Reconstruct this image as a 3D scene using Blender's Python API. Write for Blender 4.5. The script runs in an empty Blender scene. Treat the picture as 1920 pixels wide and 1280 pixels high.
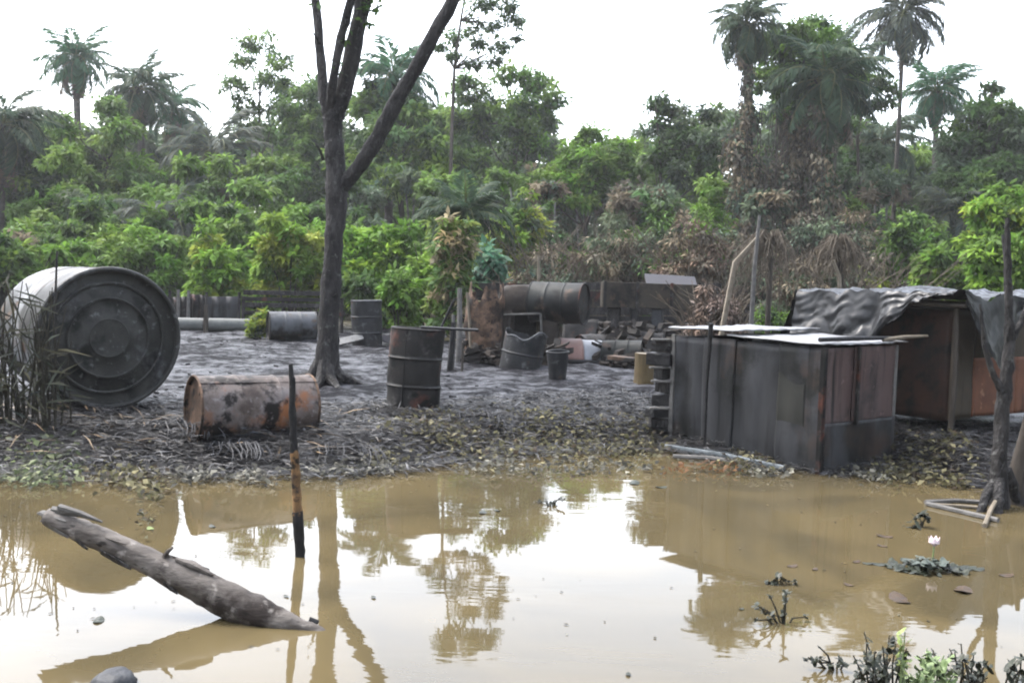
import bpy, math, random
import numpy as np
from mathutils import Vector, Matrix, noise
random.seed(7)
sc = bpy.context.scene
COL = sc.collection
V = Vector
# ------------------------------------------------------------------ camera
FPX, CX, CY = 1867.0, 960.0, 640.0
PITCH, ROLL, CAMZ = math.radians(3.8), math.radians(1.7), 1.7
_r0 = V((1, 0, 0)); _u0 = V((0, math.sin(PITCH), math.cos(PITCH))); _f = V((0, math.cos(PITCH), -math.sin(PITCH)))
_r = math.cos(ROLL)*_r0 + math.sin(ROLL)*_u0
_u = -math.sin(ROLL)*_r0 + math.cos(ROLL)*_u0
CAM = V((0, 0, CAMZ))
cd = bpy.data.cameras.new('camera'); cam = bpy.data.objects.new('camera', cd); COL.objects.link(cam)
cd.sensor_fit = 'HORIZONTAL'; cd.sensor_width = 36.0; cd.lens = 36.0*FPX/1920.0
cd.clip_start = 0.05; cd.clip_end = 2000
cam.matrix_world = Matrix(((_r.x, _u.x, -_f.x, CAM.x), (_r.y, _u.y, -_f.y, CAM.y), (_r.z, _u.z, -_f.z, CAM.z), (0, 0, 0, 1)))
sc.camera = cam
# ------------------------------------------------------------------ overcast sky
SUN_EL, SUN_AZ = math.radians(58), math.radians(-60)     # azimuth from +Y, negative = left
w = bpy.data.worlds.new('World'); sc.world = w; w.use_nodes = True
nt = w.node_tree; nt.nodes.clear()
sky = nt.nodes.new('ShaderNodeTexSky'); sky.sky_type = 'NISHITA'; sky.sun_disc = False
sky.sun_elevation = SUN_EL; sky.sun_rotation = SUN_AZ; sky.air_density = 1.0; sky.dust_density = 3.0; sky.ozone_density = 1.0
hs = nt.nodes.new('ShaderNodeHueSaturation'); hs.inputs['Saturation'].default_value = 0.42
bg = nt.nodes.new('ShaderNodeBackground'); bg.inputs['Strength'].default_value = 0.15
wo = nt.nodes.new('ShaderNodeOutputWorld')
nt.links.new(sky.outputs[0], hs.inputs['Color']); nt.links.new(hs.outputs[0], bg.inputs[0]); nt.links.new(bg.outputs[0], wo.inputs[0])
sl = bpy.data.lights.new('sun', 'SUN'); sl.energy = 0.6; sl.angle = math.radians(25); sl.color = (1, 0.97, 0.92)
so = bpy.data.objects.new('sun', sl); COL.objects.link(so)
_sd = V((math.sin(SUN_AZ)*math.cos(SUN_EL), math.cos(SUN_AZ)*math.cos(SUN_EL)*-1.0, math.sin(SUN_EL)))
_sd = V((math.sin(SUN_AZ)*math.cos(SUN_EL), math.cos(SUN_AZ)*math.cos(SUN_EL), math.sin(SUN_EL)))
so.rotation_euler = _sd.to_track_quat('Z', 'Y').to_euler()
sc.view_settings.view_transform = 'Standard'; sc.view_settings.look = 'None'; sc.view_settings.gamma = 1.0
sc.view_settings.use_curve_mapping = False
sc.view_settings.exposure = 2.68
sc.render.engine = 'CYCLES'
sc.cycles.filter_width = 2.0
sc.cycles.max_bounces = 6; sc.cycles.diffuse_bounces = 3; sc.cycles.glossy_bounces = 3; sc.cycles.transparent_max_bounces = 4
sc.cycles.use_denoising = True

# ------------------------------------------------------------------ projection helpers (photo pixels + a distance -> a place)
def ray(px, py): return (_f*FPX + _r*(px-CX) - _u*(py-CY)).normalized()
def at(px, py, d):
    r = ray(px, py); return CAM + r*(d/r.y)
def atz(px, py, z=0.0):
    r = ray(px, py); return CAM + r*((z-CAMZ)/r.z)
def m(d, px): return px*d/FPX

# ------------------------------------------------------------------ tags
def tag(o, label=None, cat=None, group=None, kind=None):
    if label: o['label'] = label
    if cat: o['category'] = cat
    if group: o['group'] = group
    if kind: o['kind'] = kind
    return o
def thing(name, loc, label, cat, group=None):
    o = bpy.data.objects.new(name, None); COL.objects.link(o); o.location = loc; o.empty_display_size = 0.1
    return tag(o, label, cat, group)

# ------------------------------------------------------------------ mesh building
def np_mesh(name, verts, faces, mat, cols=None, parent=None, smooth=False, origin=None, sharp=None):
    """verts (n,3) in world space; faces = array (k,3|4) or list of tuples."""
    verts = np.asarray(verts, dtype=np.float32)
    if origin is None:
        if parent is not None: origin = np.array(parent.matrix_world.translation if parent.parent is None and parent.type != 'EMPTY' else WORLD_O.get(parent.name, parent.location), dtype=np.float32)
        else:
            mn, mx = verts.min(0), verts.max(0); origin = np.array([(mn[0]+mx[0])/2, (mn[1]+mx[1])/2, mn[2]], dtype=np.float32)
    me = bpy.data.meshes.new(name)
    lv = (verts-origin)
    if isinstance(faces, np.ndarray):
        k, s = faces.shape
        me.vertices.add(len(lv)); me.vertices.foreach_set('co', lv.ravel())
        me.loops.add(k*s); me.loops.foreach_set('vertex_index', faces.astype(np.int32).ravel())
        me.polygons.add(k); me.polygons.foreach_set('loop_start', np.arange(0, k*s, s, dtype=np.int32))
        me.update(calc_edges=True)
    else:
        me.from_pydata(lv.tolist(), [], faces); me.update()
    if cols is not None:
        a = me.color_attributes.new('col', 'FLOAT_COLOR', 'POINT')
        c4 = np.ones((len(lv), 4), dtype=np.float32); c4[:, :3] = cols
        a.data.foreach_set('color', c4.ravel())
    if smooth:
        me.polygons.foreach_set('use_smooth', np.ones(len(me.polygons), dtype=bool))
        if sharp: me.set_sharp_from_angle(angle=math.radians(sharp))
    if mat: me.materials.append(mat)
    o = bpy.data.objects.new(name, me); COL.objects.link(o)
    if parent is not None:
        o.parent = parent
        po = np.array(WORLD_O.get(parent.name, parent.location), dtype=np.float32)
        o.location = (origin-po).tolist()
    else: o.location = origin.tolist()
    WORLD_O[o.name] = tuple(float(x) for x in origin)
    return o
WORLD_O = {}

class MB:
    def __init__(s): s.v = []; s.f = []
    def add(s, vs, fs):
        b = len(s.v); s.v += [tuple(v) for v in vs]; s.f += [tuple(i+b for i in f) for f in fs]; return s
    def box(s, c, size, ax=None, ay=None, az=None):
        ax = V(ax or (1, 0, 0)).normalized(); az = V(az or (0, 0, 1)).normalized()
        ay = V(ay).normalized() if ay is not None else az.cross(ax).normalized()
        hx, hy, hz = size[0]/2, size[1]/2, size[2]/2; c = V(c)
        vs = [c+ax*(x*hx)+ay*(y*hy)+az*(z*hz) for z in (-1, 1) for y in (-1, 1) for x in (-1, 1)]
        return s.add(vs, [(0, 2, 3, 1), (4, 5, 7, 6), (0, 1, 5, 4), (2, 6, 7, 3), (0, 4, 6, 2), (1, 3, 7, 5)])
    def tube(s, pts, rads, n=10, jit=0.0, rng=random, cap=True, squash=None):
        pts = [V(p) for p in pts]; vs = []; fs = []
        if not hasattr(rads, '__len__'): rads = [rads]*len(pts)
        ref = None
        for i, p in enumerate(pts):
            t = (pts[min(i+1, len(pts)-1)]-pts[max(i-1, 0)])
            t = t.normalized() if t.length > 1e-9 else V((0, 0, 1))
            if ref is None: ref = V((1, 0, 0)) if abs(t.x) < .8 else V((0, 1, 0))
            a = (ref - t*ref.dot(t)).normalized(); b = t.cross(a); ref = a
            for k in range(n):
                q = 2*math.pi*k/n; r = rads[i]*(1+jit*rng.uniform(-1, 1))
                vs.append(p + a*(r*math.cos(q)) + b*(r*math.sin(q)))
        for i in range(len(pts)-1):
            for k in range(n):
                k2 = (k+1) % n; fs.append((i*n+k, i*n+k2, (i+1)*n+k2, (i+1)*n+k))
        if cap: fs += [tuple(reversed(range(n))), tuple(range((len(pts)-1)*n, len(pts)*n))]
        return s.add(vs, fs)
    def lathe(s, prof, M, n=32, wob=None, a0=0, a1=2*math.pi):
        """prof: (r,h); axis is the local +Z of M; wob(theta,h)->radius factor"""
        full = abs(a1-a0-2*math.pi) < 1e-6; cols = n if full else n+1
        vs = []; fs = []
        for (r, h) in prof:
            for k in range(cols):
                q = a0+(a1-a0)*k/n; rr = r*(wob(q, h) if wob else 1)
                vs.append(M @ V((rr*math.cos(q), rr*math.sin(q), h)))
        for i in range(len(prof)-1):
            for k in range(n):
                k2 = (k+1) % cols; fs.append((i*cols+k, i*cols+k2, (i+1)*cols+k2, (i+1)*cols+k))
        return s.add(vs, fs)
    def grid(s, P, nu, nv):
        vs = [P(i/nu, j/nv) for j in range(nv+1) for i in range(nu+1)]
        fs = [(j*(nu+1)+i, j*(nu+1)+i+1, (j+1)*(nu+1)+i+1, (j+1)*(nu+1)+i) for j in range(nv) for i in range(nu)]
        return s.add(vs, fs)
    def build(s, name, mat, parent=None, smooth=False, sharp=40, bevel=0, solid=0, origin=None):
        o = np_mesh(name, s.v, s.f, mat, parent=parent, smooth=smooth, sharp=sharp, origin=origin)
        if solid:
            md = o.modifiers.new('solid', 'SOLIDIFY'); md.thickness = solid; md.offset = 0
        if bevel:
            md = o.modifiers.new('bevel', 'BEVEL'); md.width = bevel; md.segments = 2; md.limit_method = 'ANGLE'
        return o

def frame(origin, zdir, xhint=(0, 0, 1)):
    z = V(zdir).normalized(); x = V(xhint); x = x - z*x.dot(z)
    x = x.normalized() if x.length > 1e-6 else V((1, 0, 0)); y = z.cross(x)
    return Matrix(((x.x, y.x, z.x, origin[0]), (x.y, y.y, z.y, origin[1]), (x.z, y.z, z.z, origin[2]), (0, 0, 0, 1)))

# ------------------------------------------------------------------ materials
def ks(k, st): return ('k', k, st)
def pm(name, stops, scale=4, rough=(0.6, 0.8), metallic=0.0, bump=0.3, bscale=None, detail=8, stretch=(1, 1, 1), second=None, coat=0.0, spec=0.2, bdist=0.02, k=0.5, btype='FBM'):
    """noise-ramp colour + noise roughness + noise bump; second = (colour, scale, low, high) a patch layer"""
    if stops[0] == 'k': k, stops = stops[1], stops[2]
    stops = [(p, tuple(x*k for x in c)) for p, c in stops]
    layers = [] if not second else (second if isinstance(second, list) else [second])
    layers = [(tuple(x*k for x in q[0]),)+tuple(q[1:]) for q in layers]
    M = bpy.data.materials.new(name); M.use_nodes = True; t = M.node_tree; N = t.nodes; L = t.links
    b = N['Principled BSDF']
    tc = N.new('ShaderNodeTexCoord'); mp = N.new('ShaderNodeMapping'); mp.inputs['Scale'].default_value = stretch
    L.new(tc.outputs['Object'], mp.inputs[0])
    no = N.new('ShaderNodeTexNoise'); no.inputs['Scale'].default_value = scale; no.inputs['Detail'].default_value = detail; no.inputs['Roughness'].default_value = .65
    L.new(mp.outputs[0], no.inputs['Vector'])
    cr = N.new('ShaderNodeValToRGB'); el = cr.color_ramp.elements
    el[0].position, el[0].color = stops[0][0], (*stops[0][1], 1); el[1].position, el[1].color = stops[-1][0], (*stops[-1][1], 1)
    for p, c in stops[1:-1]:
        e = el.new(p); e.color = (*c, 1)
    L.new(no.outputs['Fac'], cr.inputs[0]); colout = cr.outputs[0]
    for lay in layers:
        c2, s2, lo, hi = lay[:4]
        n2 = N.new('ShaderNodeTexNoise'); n2.inputs['Scale'].default_value = s2; n2.inputs['Detail'].default_value = 6; n2.inputs['Roughness'].default_value = .6
        if len(lay) > 4:
            m2 = N.new('ShaderNodeMapping'); m2.inputs['Scale'].default_value = lay[4]; L.new(tc.outputs['Object'], m2.inputs[0]); L.new(m2.outputs[0], n2.inputs['Vector'])
        else: L.new(tc.outputs['Object'], n2.inputs['Vector'])
        mr = N.new('ShaderNodeMapRange'); mr.inputs['From Min'].default_value = lo; mr.inputs['From Max'].default_value = hi
        L.new(n2.outputs['Fac'], mr.inputs['Value'])
        mx = N.new('ShaderNodeMix'); mx.data_type = 'RGBA'; mx.inputs['B'].default_value = (*c2, 1)
        L.new(mr.outputs[0], mx.inputs['Factor']); L.new(colout, mx.inputs['A']); colout = mx.outputs['Result']
    L.new(colout, b.inputs['Base Color'])
    rr = N.new('ShaderNodeMapRange'); rr.inputs['From Min'].default_value = .3; rr.inputs['From Max'].default_value = .7
    rr.inputs['To Min'].default_value, rr.inputs['To Max'].default_value = rough
    L.new(no.outputs['Fac'], rr.inputs['Value']); L.new(rr.outputs[0], b.inputs['Roughness'])
    b.inputs['Metallic'].default_value = metallic; b.inputs['Specular IOR Level'].default_value = spec
    if coat: b.inputs['Coat Weight'].default_value = coat
    if bump:
        n3 = N.new('ShaderNodeTexNoise'); n3.noise_type = btype; n3.normalize = True; n3.inputs['Scale'].default_value = bscale or scale*4; n3.inputs['Detail'].default_value = 6
        L.new(mp.outputs[0], n3.inputs['Vector'])
        bu = N.new('ShaderNodeBump'); bu.inputs['Strength'].default_value = bump; bu.inputs['Distance'].default_value = bdist
        L.new(n3.outputs['Fac'], bu.inputs['Height']); L.new(bu.outputs[0], b.inputs['Normal'])
    return M

def leaf_material(name, trans=0.35, rough=0.5, spec=0.35):
    M = bpy.data.materials.new(name); M.use_nodes = True; t = M.node_tree; N = t.nodes; L = t.links
    b = N['Principled BSDF']; out = N['Material Output']
    a = N.new('ShaderNodeVertexColor'); a.layer_name = 'col'
    L.new(a.outputs[0], b.inputs['Base Color']); b.inputs['Roughness'].default_value = rough; b.inputs['Specular IOR Level'].default_value = spec
    if trans:
        tr = N.new('ShaderNodeBsdfTranslucent'); g = N.new('ShaderNodeGamma'); g.inputs[1].default_value = .85
        L.new(a.outputs[0], g.inputs[0]); L.new(g.outputs[0], tr.inputs[0])
        ms = N.new('ShaderNodeMixShader'); ms.inputs[0].default_value = trans
        L.new(b.outputs[0], ms.inputs[1]); L.new(tr.outputs[0], ms.inputs[2]); L.new(ms.outputs[0], out.inputs[0])
    return M
LEAF = leaf_material('leaf', .4, .55, .12)
DRY = leaf_material('dry_leaf', 0.15, 0.75, 0.2)
OILY = leaf_material('oily_litter', 0.0, 0.5, 0.22)

BARK = pm('bark', [(.3, (.045, .038, .032)), (.6, (.10, .085, .07)), (.8, (.16, .14, .12))], 6, (.75, .95), bump=.7, stretch=(1, 1, .25))
DARKBARK = pm('dark_bark', [(.3, (.016, .015, .016)), (.5, (.045, .042, .041)), (.72, (.12, .112, .108))], 9, (.6, .9), bump=1.0, stretch=(1, 1, .3), second=[((.012, .011, .011), 2.5, .5, .66), ((.17, .17, .16), 13, .60, .70)], bdist=.06)
PALMBARK = pm('palm_bark', [(.3, (.05, .045, .04)), (.7, (.14, .125, .11))], 5, (.8, .95), bump=.8, stretch=(.5, .5, 3))
LOGM = pm('weathered_log', ks(.58, [(.3, (.048, .040, .034)), (.45, (.105, .090, .078)), (.58, (.18, .16, .143)), (.75, (.28, .255, .23))]), 9, (.5, .85), bump=.7, bscale=40, stretch=(.35, 1, 1), second=[((.030, .022, .018), 3.5, .5, .62), ((.34, .31, .28), 11, .58, .70), ((.015, .012, .010), 26, .60, .66, (.2, 1, 1))], bdist=.012)
PALEWOOD = pm('pale_wood', [(.3, (.17, .14, .10)), (.7, (.36, .31, .24))], 12, (.6, .85), bump=.4)
TWIG = pm('dry_twig', [(.3, (.09, .07, .05)), (.7, (.22, .18, .135))], 10, (.7, .9), bump=0)
GREYWOOD = pm('grey_wood', [(.3, (.10, .095, .09)), (.7, (.26, .25, .235))], 10, (.6, .85), bump=.4)
CHAR = pm('charred', [(.3, (.008, .008, .009)), (.7, (.035, .034, .035))], 8, (.4, .8), bump=.6)
RUST = pm('rusty_drum', [(.28, (.03, .024, .021)), (.42, (.10, .075, .064)), (.52, (.20, .165, .15)), (.62, (.28, .25, .245)), (.75, (.33, .17, .09))], 2.6, (.5, .75), bump=.25, bscale=30, second=[((.33, .13, .05), 2.1, .54, .66), ((.02, .016, .014), 5, .50, .60), ((.30, .27, .26), 16, .60, .70)], bdist=.004)
BURNT = pm('burnt_drum', ks(.36, [(.3, (.014, .013, .013)), (.55, (.032, .030, .028)), (.75, (.07, .062, .056))]), 4, (.45, .75), bump=.4, bscale=24, second=[((.16, .055, .035), 2.4, .54, .62), ((.15, .14, .135), 7, .56, .68), ((.006, .006, .006), 3.3, .5, .6)], bdist=.006)
GREYDRUM = pm('grey_drum', ks(.36, [(.3, (.09, .10, .11)), (.7, (.21, .22, .24))]), 4, (.45, .65), bump=.2, bscale=20, second=[((.03, .028, .026), 3, .48, .6), ((.14, .09, .06), 5, .6, .7)])
BLACKMETAL = pm('black_metal', [(.3, (.010, .011, .013)), (.7, (.042, .044, .047))], 5, (.4, .65), bump=.3, bscale=20, bdist=.005, second=[((.12, .12, .125), 8, .58, .7), ((.10, .06, .04), 3, .6, .7)])
TANKM = pm('tank_shell', [(.3, (.22, .23, .24)), (.55, (.36, .37, .38)), (.8, (.46, .47, .49))], 3, (.35, .6), bump=.2, bscale=20, second=[((.03, .03, .03), 1.3, .42, .54), ((.02, .02, .02), 6, .48, .58, (1, 1, .3)), ((.16, .09, .05), 4, .6, .7)], bdist=.004)
TANKEND = pm('tank_end', [(.3, (.026, .027, .025)), (.55, (.052, .053, .048)), (.75, (.085, .085, .08))], 4, (.45, .7), bump=.3, bscale=18, second=[((.20, .205, .22), 1.5, .52, .68), ((.012, .012, .011), 3.2, .5, .62), ((.16, .16, .165), 12, .6, .72)], bdist=.005)
SHEET = pm('sheet_metal', ks(.38, [(.3, (.035, .036, .038)), (.5, (.065, .067, .072)), (.72, (.105, .108, .118))]), 2.2, (.4, .65), bump=.2, bscale=9, stretch=(1.4, 1.4, .35), k=.62, second=[((.016, .017, .015), 1.9, .50, .64), ((.10, .066, .05), 1.6, .56, .70), ((.012, .012, .012), 1.0, .52, .66, (7, 7, .5)), ((.17, .17, .185), 1.0, .64, .78, (6, 6, .9))], bdist=.01)
SHEETRED = pm('sheet_red', [(.3, (.075, .050, .045)), (.5, (.13, .085, .078)), (.75, (.16, .12, .115))], 2.4, (.5, .7), bump=.2, bscale=9, stretch=(1.4, 1.4, .35), second=[((.03, .03, .029), 2.2, .52, .68), ((.02, .018, .018), 1.0, .54, .66, (7, 7, .5)), ((.22, .15, .14), 9, .6, .7)], bdist=.01)
LID = pm('zinc_lid', ks(.36, [(.3, (.42, .43, .45)), (.7, (.62, .63, .66))]), 3, (.5, .7), metallic=.2, bump=.15, bscale=10, second=[((.22, .20, .19), 4, .54, .68), ((.10, .085, .075), 2, .58, .68)])
TARP = pm('black_tarp', ks(.16, [(.3, (.028, .030, .034)), (.7, (.075, .078, .086))]), 3, (.27, .48), bump=.5, bscale=2.6, btype='RIDGED_MULTIFRACTAL', spec=.34, bdist=.05, second=((.045, .042, .042), 3, .60, .7))
RUSTRED = pm('rusty_container', ks(.22, [(.25, (.05, .028, .018)), (.5, (.13, .060, .034)), (.75, (.25, .10, .055))]), 2.0, (.55, .8), bump=.25, bscale=16, second=[((.035, .026, .018), 1.2, .44, .6), ((.015, .012, .010), 4, .50, .6), ((.02, .017, .014), 1.0, .5, .64, (6, 6, .6))], bdist=.005)  # rust darkened: shadow on the wall under the tarpaulin put into its colour
OLIVE = pm('olive_metal', ks(.45, [(.3, (.06, .050, .036)), (.7, (.13, .10, .065))]), 3, (.55, .8), bump=.25, bscale=16, second=[((.16, .08, .05), 2, .56, .68), ((.02, .018, .015), 1.0, .5, .66, (7, 7, .6))])
RUSTOR = pm('orange_rust', [(.32, (.03, .023, .018)), (.48, (.11, .068, .045)), (.6, (.24, .15, .10)), (.75, (.40, .26, .18))], 5, (.6, .85), bump=.4, bscale=16, bdist=.008, second=[((.02, .017, .015), 3, .5, .6), ((.015, .013, .012), 9, .56, .64)])
EARTH = pm('burnt_earth', [(.3, (.028, .024, .021)), (.6, (.08, .066, .056)), (.8, (.15, .115, .10))], 4, (.75, .95), bump=.8, bscale=12)
PINKRUST = pm('pink_rust', [(.3, (.24, .14, .12)), (.7, (.40, .25, .215))], 3, (.5, .7), bump=.2)
WHITEMETAL = pm('pale_metal', [(.3, (.26, .28, .31)), (.7, (.46, .48, .52))], 3, (.35, .6), bump=.2)
PURPLE = pm('mauve_sheet', ks(.3, [(.3, (.06, .058, .07)), (.7, (.13, .125, .145))]), 3, (.45, .65), bump=.2)
BROWNCLOTH = pm('brown_sheet', [(.3, (.085, .062, .050)), (.7, (.20, .15, .125))], 3, (.8, .95), bump=.5)
STONE = pm('dark_stone', [(.3, (.03, .032, .035)), (.7, (.10, .105, .115))], 9, (.45, .7), bump=.5)
MUDDYPIPE = pm('grey_pipe', ks(.42, [(.3, (.14, .15, .145)), (.7, (.28, .29, .275))]), 4, (.5, .7), bump=.2)
BLUEGREY = pm('blue_grey_plank', [(.3, (.10, .12, .13)), (.7, (.24, .27, .29))], 5, (.5, .7), bump=.3)

# ground: wet oily mud, litter soil towards the bush
def ground_material():
    M = bpy.data.materials.new('oily_mud'); M.use_nodes = True; t = M.node_tree; N = t.nodes; L = t.links; b = N['Principled BSDF']
    tc = N.new('ShaderNodeTexCoord')
    def noi(s, d=8, r=.6):
        n = N.new('ShaderNodeTexNoise'); n.inputs['Scale'].default_value = s; n.inputs['Detail'].default_value = d; n.inputs['Roughness'].default_value = r
        L.new(tc.outputs['Object'], n.inputs['Vector']); return n
    at_ = N.new('ShaderNodeVertexColor'); at_.layer_name = 'col'
    sep = N.new('ShaderNodeSeparateColor'); L.new(at_.outputs[0], sep.inputs[0])
    n1 = noi(2.2, 12, .75); n2 = noi(9, 8, .65)
    cr = N.new('ShaderNodeValToRGB'); e = cr.color_ramp.elements
    e[0].position, e[0].color = .46, (.009, .009, .011, 1); e[1].position, e[1].color = .58, (.038, .040, .050, 1)
    L.new(n1.outputs[0], cr.inputs[0])
    cr2 = N.new('ShaderNodeValToRGB'); e = cr2.color_ramp.elements
    e[0].position, e[0].color = .35, (.010, .010, .011, 1); e[1].position, e[1].color = .7, (.036, .034, .034, 1)
    L.new(n2.outputs[0], cr2.inputs[0])
    cr3 = N.new('ShaderNodeValToRGB'); e = cr3.color_ramp.elements
    e[0].position, e[0].color = .35, (.03, .028, .016, 1); e[1].position, e[1].color = .7, (.085, .075, .045, 1)
    L.new(n2.outputs[0], cr3.inputs[0])
    m1 = N.new('ShaderNodeMix'); m1.data_type = 'RGBA'; L.new(sep.outputs[0], m1.inputs['Factor']); L.new(cr2.outputs[0], m1.inputs['A']); L.new(cr.outputs[0], m1.inputs['B'])
    m2 = N.new('ShaderNodeMix'); m2.data_type = 'RGBA'; L.new(sep.outputs[1], m2.inputs['Factor']); L.new(m1.outputs['Result'], m2.inputs['A']); L.new(cr3.outputs[0], m2.inputs['B'])
    L.new(m2.outputs['Result'], b.inputs['Base Color'])
    mr = N.new('ShaderNodeMapRange'); mr.inputs['From Min'].default_value = .35; mr.inputs['From Max'].default_value = .65; mr.inputs['To Min'].default_value = .65; mr.inputs['To Max'].default_value = .34
    L.new(n1.outputs[0], mr.inputs['Value']); L.new(mr.outputs[0], b.inputs['Roughness'])
    sm_ = N.new('ShaderNodeMapRange'); sm_.inputs['From Min'].default_value = .47; sm_.inputs['From Max'].default_value = .58; sm_.inputs['To Min'].default_value = .03; sm_.inputs['To Max'].default_value = .36
    L.new(n1.outputs[0], sm_.inputs['Value']); L.new(sm_.outputs[0], b.inputs['Specular IOR Level'])
    n3 = noi(14, 8, .7); bu = N.new('ShaderNodeBump'); bu.inputs['Strength'].default_value = 1.0; bu.inputs['Distance'].default_value = .07
    L.new(n3.outputs[0], bu.inputs['Height']); L.new(bu.outputs[0], b.inputs['Normal'])
    return M
def water_material():
    M = bpy.data.materials.new('muddy_water'); M.use_nodes = True; t = M.node_tree; N = t.nodes; L = t.links; b = N['Principled BSDF']
    tc = N.new('ShaderNodeTexCoord')
    n1 = N.new('ShaderNodeTexNoise'); n1.inputs['Scale'].default_value = .7; n1.inputs['Detail'].default_value = 6
    L.new(tc.outputs['Object'], n1.inputs['Vector'])
    cr = N.new('ShaderNodeValToRGB'); e = cr.color_ramp.elements
    e[0].position, e[0].color = .36, (.052, .042, .023, 1); e[1].position, e[1].color = .64, (.080, .062, .031, 1)
    n1.inputs['Distortion'].default_value = 1.5; L.new(n1.outputs[0], cr.inputs[0]); L.new(cr.outputs[0], b.inputs['Base Color'])
    b.inputs['Roughness'].default_value = .02; b.inputs['IOR'].default_value = 1.33; b.inputs['Specular IOR Level'].default_value = .5
    mp = N.new('ShaderNodeMapping'); mp.inputs['Scale'].default_value = (.7, 2.0, 1); L.new(tc.outputs['Object'], mp.inputs[0])
    n2 = N.new('ShaderNodeTexNoise'); n2.inputs['Scale'].default_value = 2.4; n2.inputs['Detail'].default_value = 3
    L.new(mp.outputs[0], n2.inputs['Vector'])
    bu = N.new('ShaderNodeBump'); bu.inputs['Strength'].default_value = .05; bu.inputs['Distance'].default_value = .02
    n4 = N.new('ShaderNodeTexNoise'); n4.inputs['Scale'].default_value = .45; n4.inputs['Detail'].default_value = 4; L.new(mp.outputs[0], n4.inputs['Vector'])
    r4 = N.new('ShaderNodeMapRange'); r4.inputs['From Min'].default_value = .42; r4.inputs['From Max'].default_value = .62; r4.inputs['To Min'].default_value = .015; r4.inputs['To Max'].default_value = .11
    L.new(n4.outputs[0], r4.inputs['Value']); L.new(r4.outputs[0], bu.inputs['Strength'])
    L.new(n2.outputs[0], bu.inputs['Height']); L.new(bu.outputs[0], b.inputs['Normal'])
    return M
GROUND, WATER = ground_material(), water_material()

# ------------------------------------------------------------------ ground + water
SH = [atz(*p) for p in [(-60, 885), (150, 892), (330, 888), (520, 890), (700, 885), (850, 868), (1000, 850), (1240, 842), (1400, 868), (1550, 884), (1680, 880), (1800, 905), (1870, 925), (1990, 940)]]
SHX = np.array([p.x for p in SH]); SHY = np.array([p.y for p in SH])
def sstep(a, b, x):
    t = np.clip((x-a)/(b-a), 0, 1); return t*t*(3-2*t)
def gz_base(x, y):
    s = y - np.interp(x, SHX, SHY)
    z = np.where(s > 0, .22*sstep(0, 1.1, s), .5*np.maximum(s, -1.2)*.8)
    z = z + .3*sstep(26, 60, y)
    return z
def gz(x, y):
    z = float(gz_base(np.array(x), np.array(y)))
    s = y - float(np.interp(x, SHX, SHY))
    k = min(max(s*1.2, 0), 1)
    if y < 40:
        z += k*(.05*noise.noise(V((x*.5, y*.5, 3))) + .050*noise.noise(V((x*1.9, y*1.9, 7))) + .024*noise.noise(V((x*5, y*5, 1))))
    return z
xs = np.concatenate([np.linspace(-900, -60, 15), np.linspace(-50, -10.5, 40), np.arange(-10, 10.01, .085), np.linspace(10.5, 50, 40), np.linspace(60, 900, 15)])
ys = np.concatenate([np.linspace(-40, 5.5, 20), np.arange(6, 13, .06), np.arange(13, 30, .14), np.linspace(30.5, 80, 60), np.linspace(90, 1200, 15)])
GX, GY = np.meshgrid(xs, ys)
GZ = np.array([gz(float(a), float(b)) for a, b in zip(GX.ravel(), GY.ravel())])
gv = np.stack([GX.ravel(), GY.ravel(), GZ], 1)
nx, ny = len(xs), len(ys)
ii = (np.arange(ny-1)[:, None]*nx + np.arange(nx-1)[None, :]).ravel()
gf = np.stack([ii, ii+1, ii+nx+1, ii+nx], 1)
shore_s = gv[:, 1]-np.interp(gv[:, 0], SHX, SHY)
jit = np.array([noise.noise(V((a*.8, b*.8, 11))) for a, b in zip(gv[:, 0], gv[:, 1])])
gc = np.stack([sstep(1.7, 3.1, shore_s+jit*.9), sstep(24, 29, gv[:, 1]+jit*2), np.zeros(len(gv))], 1)
g = np_mesh('ground', gv, gf, GROUND, cols=gc, smooth=True, origin=np.zeros(3, dtype=np.float32)); tag(g, kind='structure')
wm = MB(); wm.add([(-250, -40, 0), (250, -40, 0), (250, 16, 0), (-250, 16, 0)], [(0, 1, 2, 3)])
wt = wm.build('water', WATER, origin=np.zeros(3, dtype=np.float32)); tag(wt, kind='structure')

# ------------------------------------------------------------------ foliage
def unit(a): return a/np.maximum(np.linalg.norm(a, axis=1, keepdims=True), 1e-9)
def leaf_arrays(P, D, N, L, W, C, droop=.18):
    n = len(P); D = unit(D); S = unit(np.cross(D, N)); U = np.cross(S, D)
    L = np.broadcast_to(L, (n,))[:, None]; W = np.broadcast_to(W, (n,))[:, None]
    mid = P + D*L*.48
    v = np.empty((n, 4, 3), dtype=np.float32)
    v[:, 0] = P; v[:, 1] = mid + S*W*.5 + U*W*.12; v[:, 2] = P + D*L - U*L*droop; v[:, 3] = mid - S*W*.5 + U*W*.12
    f = np.arange(n*4).reshape(n, 4)
    return v.reshape(-1, 3), f, np.repeat(C, 4, axis=0)
def merge(parts):
    vs, fs, cs, b = [], [], [], 0
    for v, f, c in parts:
        vs.append(v); fs.append(f+b); cs.append(c); b += len(v)
    return np.concatenate(vs), np.concatenate(fs), np.concatenate(cs)
def ball(rng, n, bias=.5):
    d = rng.normal(size=(n, 3)); d = unit(d); return d*(rng.random((n, 1))**bias)
def jitter_col(rng, base, n, v=.25, hue=.12):
    base = np.array(base); k = np.exp(rng.normal(0, v, (n, 1))); h = rng.normal(0, hue, (n, 1))
    c = base[None, :]*k; c = c*np.concatenate([1+h, 1+h*.15, 1-h], 1)
    return np.clip(c, .003, .9)
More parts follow.
